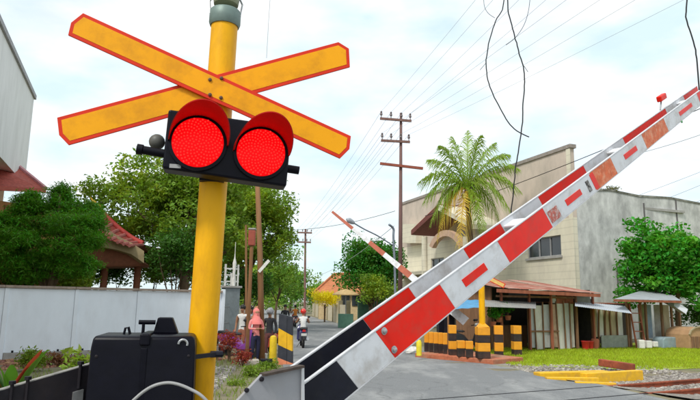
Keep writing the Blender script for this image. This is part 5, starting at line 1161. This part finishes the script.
# ================================================================== SCOOTERS AND PEOPLE
def xf(loc, az, s=1.0):
    a = -R(az); ca, sa = math.cos(a), math.sin(a); loc = V(loc)
    return lambda p: loc + V((ca * p[0] - sa * p[1], sa * p[0] + ca * p[1], p[2])) * s
TYRE = mat('tyre', (.015, .015, .016), rough=.9, bump=.1); CHROME = mat('chrome', (.5, .5, .5), rough=.25, metal=.9, bump=0); SEATM = mat('seat_black', (.02, .02, .022), rough=.6, bump=.1)
TAIL = mat('tail_red', (.5, .01, .01), rough=.2, bump=0); HEADL = mat('headlight_glass', (.7, .7, .68), rough=.15, bump=0); PLATE = mat('number_plate', (.55, .55, .52), rough=.5, bump=0)
def scooter(loc, az, col, label, group='scooters'):
    T = xf(loc, az); D = lambda v: (T(v) - T((0, 0, 0)))
    t = thing('scooter', loc, label, 'scooter', group); bm = mat('scooter_%d%d%d' % tuple(int(c * 99) for c in col), col, rough=.3, var=.05, bump=0, coat=.4)
    for y in (-.62, .62):
        wh = MB().lathe(T((-.035, y, .27)), D((1, 0, 0)), [(.19, .0), (.25, -.01), (.275, .02), (.275, .05), (.25, .08), (.19, .07)], 20).build('wheel', TYRE, t, smooth=True)
        MB().lathe(T((-.02, y, .27)), D((1, 0, 0)), [(.03, -.02), (.19, 0), (.19, .04), (.03, .06)], 14).build('rim', CHROME, wh, smooth=True)
    mb = MB(); rows = []
    for (y, wd, z0, z1) in ((-.95, .06, .58, .66), (-.75, .13, .50, .74), (-.4, .16, .36, .72), (-.05, .15, .26, .60), (.12, .13, .22, .40), (.3, .15, .22, .45), (.42, .2, .24, .8), (.5, .16, .30, .92), (.58, .07, .40, .9)):
        rows.append([T((-wd, y, z0 + .05)), T((-wd * .7, y, z0)), T((wd * .7, y, z0)), T((wd, y, z0 + .05)), T((wd * .95, y, z1 - .05)), T((wd * .6, y, z1)), T((-wd * .6, y, z1)), T((-wd * .95, y, z1 - .05))])
    vs = [q for r in rows for q in r]; fs = [(i * 8 + j, i * 8 + (j + 1) % 8, (i + 1) * 8 + (j + 1) % 8, (i + 1) * 8 + j) for i in range(len(rows) - 1) for j in range(8)] + [tuple(range(7, -1, -1)), tuple(range(len(vs) - 8, len(vs)))]
    mb._add(vs, fs).build('body', bm, t, smooth=True)
    MB().prism([T((-.13, -.88, .74)), T((-.15, -.1, .70)), T((-.13, .0, .73)), T((-.13, -.1, .79)), T((-.13, -.5, .80)), T((-.12, -.85, .84))], D((.27, 0, 0))).build('seat', SEATM, t, bevel=.03)
    MB().tube([T((0, .62, .27)), T((0, .52, .65)), T((0, .44, .98))], .028, 8).build('fork', CHROME, t)
    hb = MB().tube([T((-.33, .30, 1.0)), T((-.15, .42, 1.02)), T((.15, .42, 1.02)), T((.33, .30, 1.0))], .017, 7).build('handlebar', SEATM, t)
    for s_ in (-1, 1): MB().tube([T((s_ * .22, .40, 1.02)), T((s_ * .27, .42, 1.18))], .007, 5).build('mirror_stalk', SEATM, hb); MB().ball(T((s_ * .28, .42, 1.21)), (.06, .03, .045), 8, 6).build('mirror', SEATM, hb)
    MB().ball(T((0, .50, 1.0)), (.13, .11, .10), 10, 7).build('headlight', HEADL, t, smooth='all')
    MB().prism([T((-.07, -.97, .66)), T((.07, -.97, .66)), T((.05, -.97, .74)), T((-.05, -.97, .74))], D((0, .05, 0))).build('tail_light', TAIL, t)
    MB().obox(T((-.11, -.99, .50)), D((.22, 0, 0)), D((0, .01, 0)), Z * .10).build('number_plate', PLATE, t)
    MB().prism([T((-.06, -.96, .62)), T((.06, -.96, .62)), T((.06, -1.0, .36)), T((-.06, -1.0, .36))], D((0, .02, 0))).build('mudguard', SEATM, t)
    MB().tube([T((.14, -.2, .3)), T((.17, -.75, .38))], [.04, .06], 8).build('exhaust', CHROME, t)
    MB().tube([T((-.05, 0, .25)), T((-.22, -.05, .01))], .012, 6).build('stand', SEATM, t)
    return t
SKIN = mat('skin', (.36, .18, .10), rough=.6, var=.08, bump=.02)
HAIR = mat('hair_black', (.015, .012, .012), rough=.6, bump=.2); EYE = mat('eye_dark', (.01, .01, .01), rough=.3, bump=0)
def cloth(n, c): return mat(n, c, rough=.9, var=.15, scale=14, bump=.25)
def person(loc, az, label, height=1.6, top='c', low='c', pose='stand', shoe=None, head=None, arm_skin=False, seatz=0, lean=0, group='people at the crossing', sc=1.0, skirt=False):
    """one continuous skinned body; materials by nearest bone"""
    k = height / 1.62; T = xf(loc, az, 1.0); J = {}; E_ = []
    def j(n, x, y, z, r, par=None, mt=0): J[n] = ((x * k, y * k, z * k), r * k, mt, len(J)); (E_.append((par, n)) if par else None)
    sit = pose == 'ride'
    pz = .80 if not sit else seatz / k + .10
    pl = 0 if not sit else 0
    dy = .12 if sit else 0                                                    # forward lean
    j('pel', 0, pl, pz + .04, .135, None, 1); j('waist', 0, pl + dy * .3, pz + .20, .118, 'pel', 0); j('chest', 0, pl + dy * .8, pz + .40, .138, 'waist', 0); j('nb', 0, pl + dy, pz + .545, .075, 'chest', 0)
    j('neck', 0, pl + dy + .01, pz + .60, .052, 'nb', 2); j('jaw', 0, pl + dy + .035, pz + .655, .070, 'neck', 2); j('head', 0, pl + dy + .02, pz + .74, .092, 'jaw', 2); j('crown', 0, pl + dy + .0, pz + .80, .070, 'head', 2)
    for s, n in ((-1, 'l'), (1, 'r')):
        j('sh' + n, s * .165, pl + dy * .9, pz + .50, .068, 'chest', 0)
        if sit: el, wr, hd = (s * .27, pl + .28, pz + .28), (s * .29, pl + .50, pz + .30), (s * .29, pl + .57, pz + .30)
        elif pose == 'hold': el, wr, hd = (s * .24, .02, pz + .24), (s * .10, .24, pz + .24), (s * .04, .28, pz + .25)
        elif pose == 'bag' and s > 0: el, wr, hd = (s * .25, -.01, pz + .24), (s * .24, .10, pz + .04), (s * .235, .12, pz - .03)
        else: el, wr, hd = (s * .225, -.02, pz + .24), (s * .225, .05, pz + .02), (s * .22, .07, pz - .05)
        j('el' + n, *el, .046, 'sh' + n, 2 if arm_skin else 0); j('wr' + n, *wr, .031, 'el' + n, 2 if arm_skin else 0); j('hd' + n, *hd, .036, 'wr' + n, 2)
        d = (V(hd) - V(wr)).normalized()
        sd_ = V((s, 0, 0)) if abs(d.x) < .6 else Z
        for q, (o, ln) in enumerate(((-.026, .062), (-.009, .072), (.009, .068), (.025, .055))):
            e = V(hd) + d * ln + d.cross(sd_).normalized() * o; j('f%d%s' % (q, n), *e, .0095, 'hd' + n, 2)
        e = V(hd) + d * .015 + d.cross(sd_).normalized() * -.055; j('th' + n, *e, .011, 'hd' + n, 2)
        j('hip' + n, s * .085, pl, pz - .02, .105, 'pel', 1)
        if sit: kn, an, to = (s * .17, pl + .42, pz - .02), (s * .15, pl + .34, .30 / k), (s * .16, pl + .50, .26 / k)
        else: kn, an, to = (s * .095, .02, .46), (s * .10, -.02, .085), (s * .115, .13, .035)
        j('kn' + n, *kn, .068, 'hip' + n, 1); j('an' + n, *an, .042, 'kn' + n, 1 if not skirt else 1); j('to' + n, *to, .038, 'an' + n, 3)
    names = list(J); me = bpy.data.meshes.new('person'); me.from_pydata([J[n][0] for n in names], [(J[a][3], J[b][3]) for a, b in E_], [])
    ob = bpy.data.objects.new('tmp', me); COL.objects.link(ob); m = ob.modifiers.new('skin', 'SKIN'); m.use_smooth_shade = True; m.branch_smoothing = .3
    sv = me.skin_vertices[0].data
    for i, n in enumerate(names):
        r = J[n][1]; sv[i].radius = (r, r * .78 if n in ('pel', 'waist', 'chest') else r)
    sv[0].use_root = True
    ss = ob.modifiers.new('sub', 'SUBSURF'); ss.levels = 1; ss.render_levels = 1
    bpy.context.view_layer.update(); dg = bpy.context.evaluated_depsgraph_get(); nm = bpy.data.meshes.new_from_object(ob.evaluated_get(dg))
    bpy.data.objects.remove(ob)
    for mm in (top, low, SKIN, shoe or SEATM): nm.materials.append(mm)
    segs = [(V(J[a][0]), V(J[b][0]), J[b][2]) for a, b in E_]
    idx = []
    for p in nm.polygons:
        c = p.center; best = (9, 0)
        for a, b, mt in segs:
            ab = b - a; t = max(0, min(1, (c - a).dot(ab) / ab.length_squared)); dd = (c - a - ab * t).length
            if dd < best[0]: best = (dd, mt)
        idx.append(best[1])
    nm.polygons.foreach_set('material_index', idx); nm.polygons.foreach_set('use_smooth', [True] * len(idx))
    nm.transform(Matrix.Rotation(-R(az), 4, 'Z')); nm.name = 'person'
    o = bpy.data.objects.new('person', nm); COL.objects.link(o); o.location = V(loc); tag(o, label, 'person', group)
    hc = V(J['head'][0]); HT = lambda v: T((v[0] * k + hc.x, v[1] * k + hc.y, v[2] * k + hc.z))
    for s in (-1, 1): MB().ball(HT((s * .034, .080, -.012)), .011 * k, 6, 5).build('eye', EYE, o)
    MB().ball(HT((0, .098, -.045)), .014 * k, 6, 5).build('nose', SKIN, o, smooth='all'); MB().ball(HT((0, .085, -.085)), (.026 * k, .012 * k, .007 * k), 8, 5).build('mouth', mat('lips', (.30, .09, .07), rough=.5, bump=0), o)
    kind, hm = head
    if kind == 'hair': MB().ball(HT((0, -.02, .025)), (.100 * k, .108 * k, .100 * k), 14, 8, .03).build('hair', hm, o, smooth='all')
    if kind == 'long':
        MB().ball(HT((0, -.022, .025)), (.102 * k, .106 * k, .102 * k), 14, 8, .03).build('hair', hm, o, smooth='all'); MB().lathe(HT((0, -.06, -.22)), Z, [(.07 * k, 0), (.085 * k, .1 * k), (.075 * k, .22 * k)], 12).build('hair', hm, o, smooth='all')
    if kind == 'hijab':
        MB().ball(HT((0, -.045, .018)), (.108 * k, .100 * k, .118 * k), 14, 8).build('headscarf', hm, o, smooth='all')
        MB().lathe(HT((0, -.01, -.36)), Z, [(.19 * k, 0), (.175 * k, .08 * k), (.12 * k, .19 * k), (.092 * k, .27 * k), (.098 * k, .34 * k)], 18, cap=False).build('headscarf_drape', hm, o, smooth='all')
    if kind == 'helmet':
        MB().ball(HT((0, -.005, .03)), (.130 * k, .140 * k, .125 * k), 18, 10).build('helmet', hm, o, smooth='all'); MB().obox(HT((-.1, .10, .0)), T((.2 * k, 0, 0)) - T((0, 0, 0)), T((0, .09 * k, -.01)) - T((0, 0, 0)), Z * .012).build('visor', hm, o)
    return o
PINK = cloth('pink_jacket', (.78, .26, .25)); NAVY = cloth('navy_cloth', (.02, .022, .06)); WHC = cloth('white_cloth', (.66, .66, .64)); ORC = cloth('orange_cloth', (.66, .22, .04)); BRC = cloth('brown_cloth', (.33, .13, .08)); DKC = cloth('dark_cloth', (.03, .03, .035)); PALE = cloth('pale_blue_cloth', (.42, .48, .55)); PKL = cloth('pink_scarf', (.85, .24, .22))
HRED = mat('helmet_red', (.70, .03, .02), rough=.25, bump=0, coat=.5); HBLK = mat('helmet_black', (.02, .02, .02), rough=.2, bump=0, coat=.5)
def gxy(x, y): p = gr(x, y); return V((p.x, p.y, lvl(p.x, p.y)))
person(gxy(254.5, 363.5), 148, 'person in pink headscarf and pink jacket with dark trousers, standing in front', 1.56, PINK, NAVY, 'hold', head=('hijab', PKL))
person(gxy(241, 354), 195, 'person in a white shirt standing left behind the person in the pink jacket', 1.66, WHC, BRC, 'stand', head=('hair', HAIR), arm_skin=True)
person(gxy(248.5, 352), 150, 'long haired person in pale top behind the person in the pink jacket', 1.62, PALE, DKC, 'stand', head=('long', HAIR))
person(gxy(255, 352.5), 200, 'person with brown headscarf and brown top behind the person in the pink jacket', 1.60, BRC, NAVY, 'stand', head=('hijab', cloth('brown_scarf', (.42, .18, .10))))
person(gxy(268.5, 358), 185, 'person in dark clothes and helmet right of the wooden pole', 1.56, DKC, cloth('maroon_cloth', (.14, .05, .05)), 'stand', head=('helmet', mat('helmet_grey', (.3, .3, .32), rough=.3, bump=0)))
scooter(gxy(239, 357), 120, (.22, .04, .30), 'purple scooter parked left of the person in the pink jacket')
scooter(gxy(263.5, 356), 200, (.62, .08, .04), 'red scooter parked behind the wooden pole')
# bag held by the woman
p = gxy(260, 362) + V((.12, -.05, 0)); MB().box(p + Z * .5, (.2, .12, .26), .3).build('shopping_bag', WHC, label='pale shopping bag beside the person in the pink jacket', cat='bag', bevel=.03)
bpy.data.objects['shopping_bag'].location.z -= .37
p = gxy(302, 347); scooter(p, -8, (.03, .035, .16), 'dark blue scooter ridden away along the road')
person(p + xf((0, 0, 0), -8)((0, -.38, 0)), -8, 'rider in white shirt and red helmet on the dark blue scooter', 1.50, WHC, cloth('rider_navy', (.03, .03, .10)), 'ride', head=('helmet', HRED), seatz=.64, arm_skin=True, group='scooter riders')
p = gxy(294.5, 327); scooter(p, -10, (.30, .03, .04), 'maroon scooter further ahead on the road')
person(p + xf((0, 0, 0), -10)((0, -.38, 0)), -10, 'rider in an orange shirt on the maroon scooter further ahead', 1.62, ORC, DKC, 'ride', head=('hair', HAIR), seatz=.64, arm_skin=True, group='scooter riders')
p = gxy(284.5, 334); person(p, 175, 'person in dark top standing just behind the striped slab', 1.62, DKC, NAVY, 'stand', head=('hair', HAIR))
p = gr(470, 352, 0); scooter(V((p.x, p.y + .9, 0)), 110, (.03, .035, .04), 'black motorcycle parked behind the striped bollards')
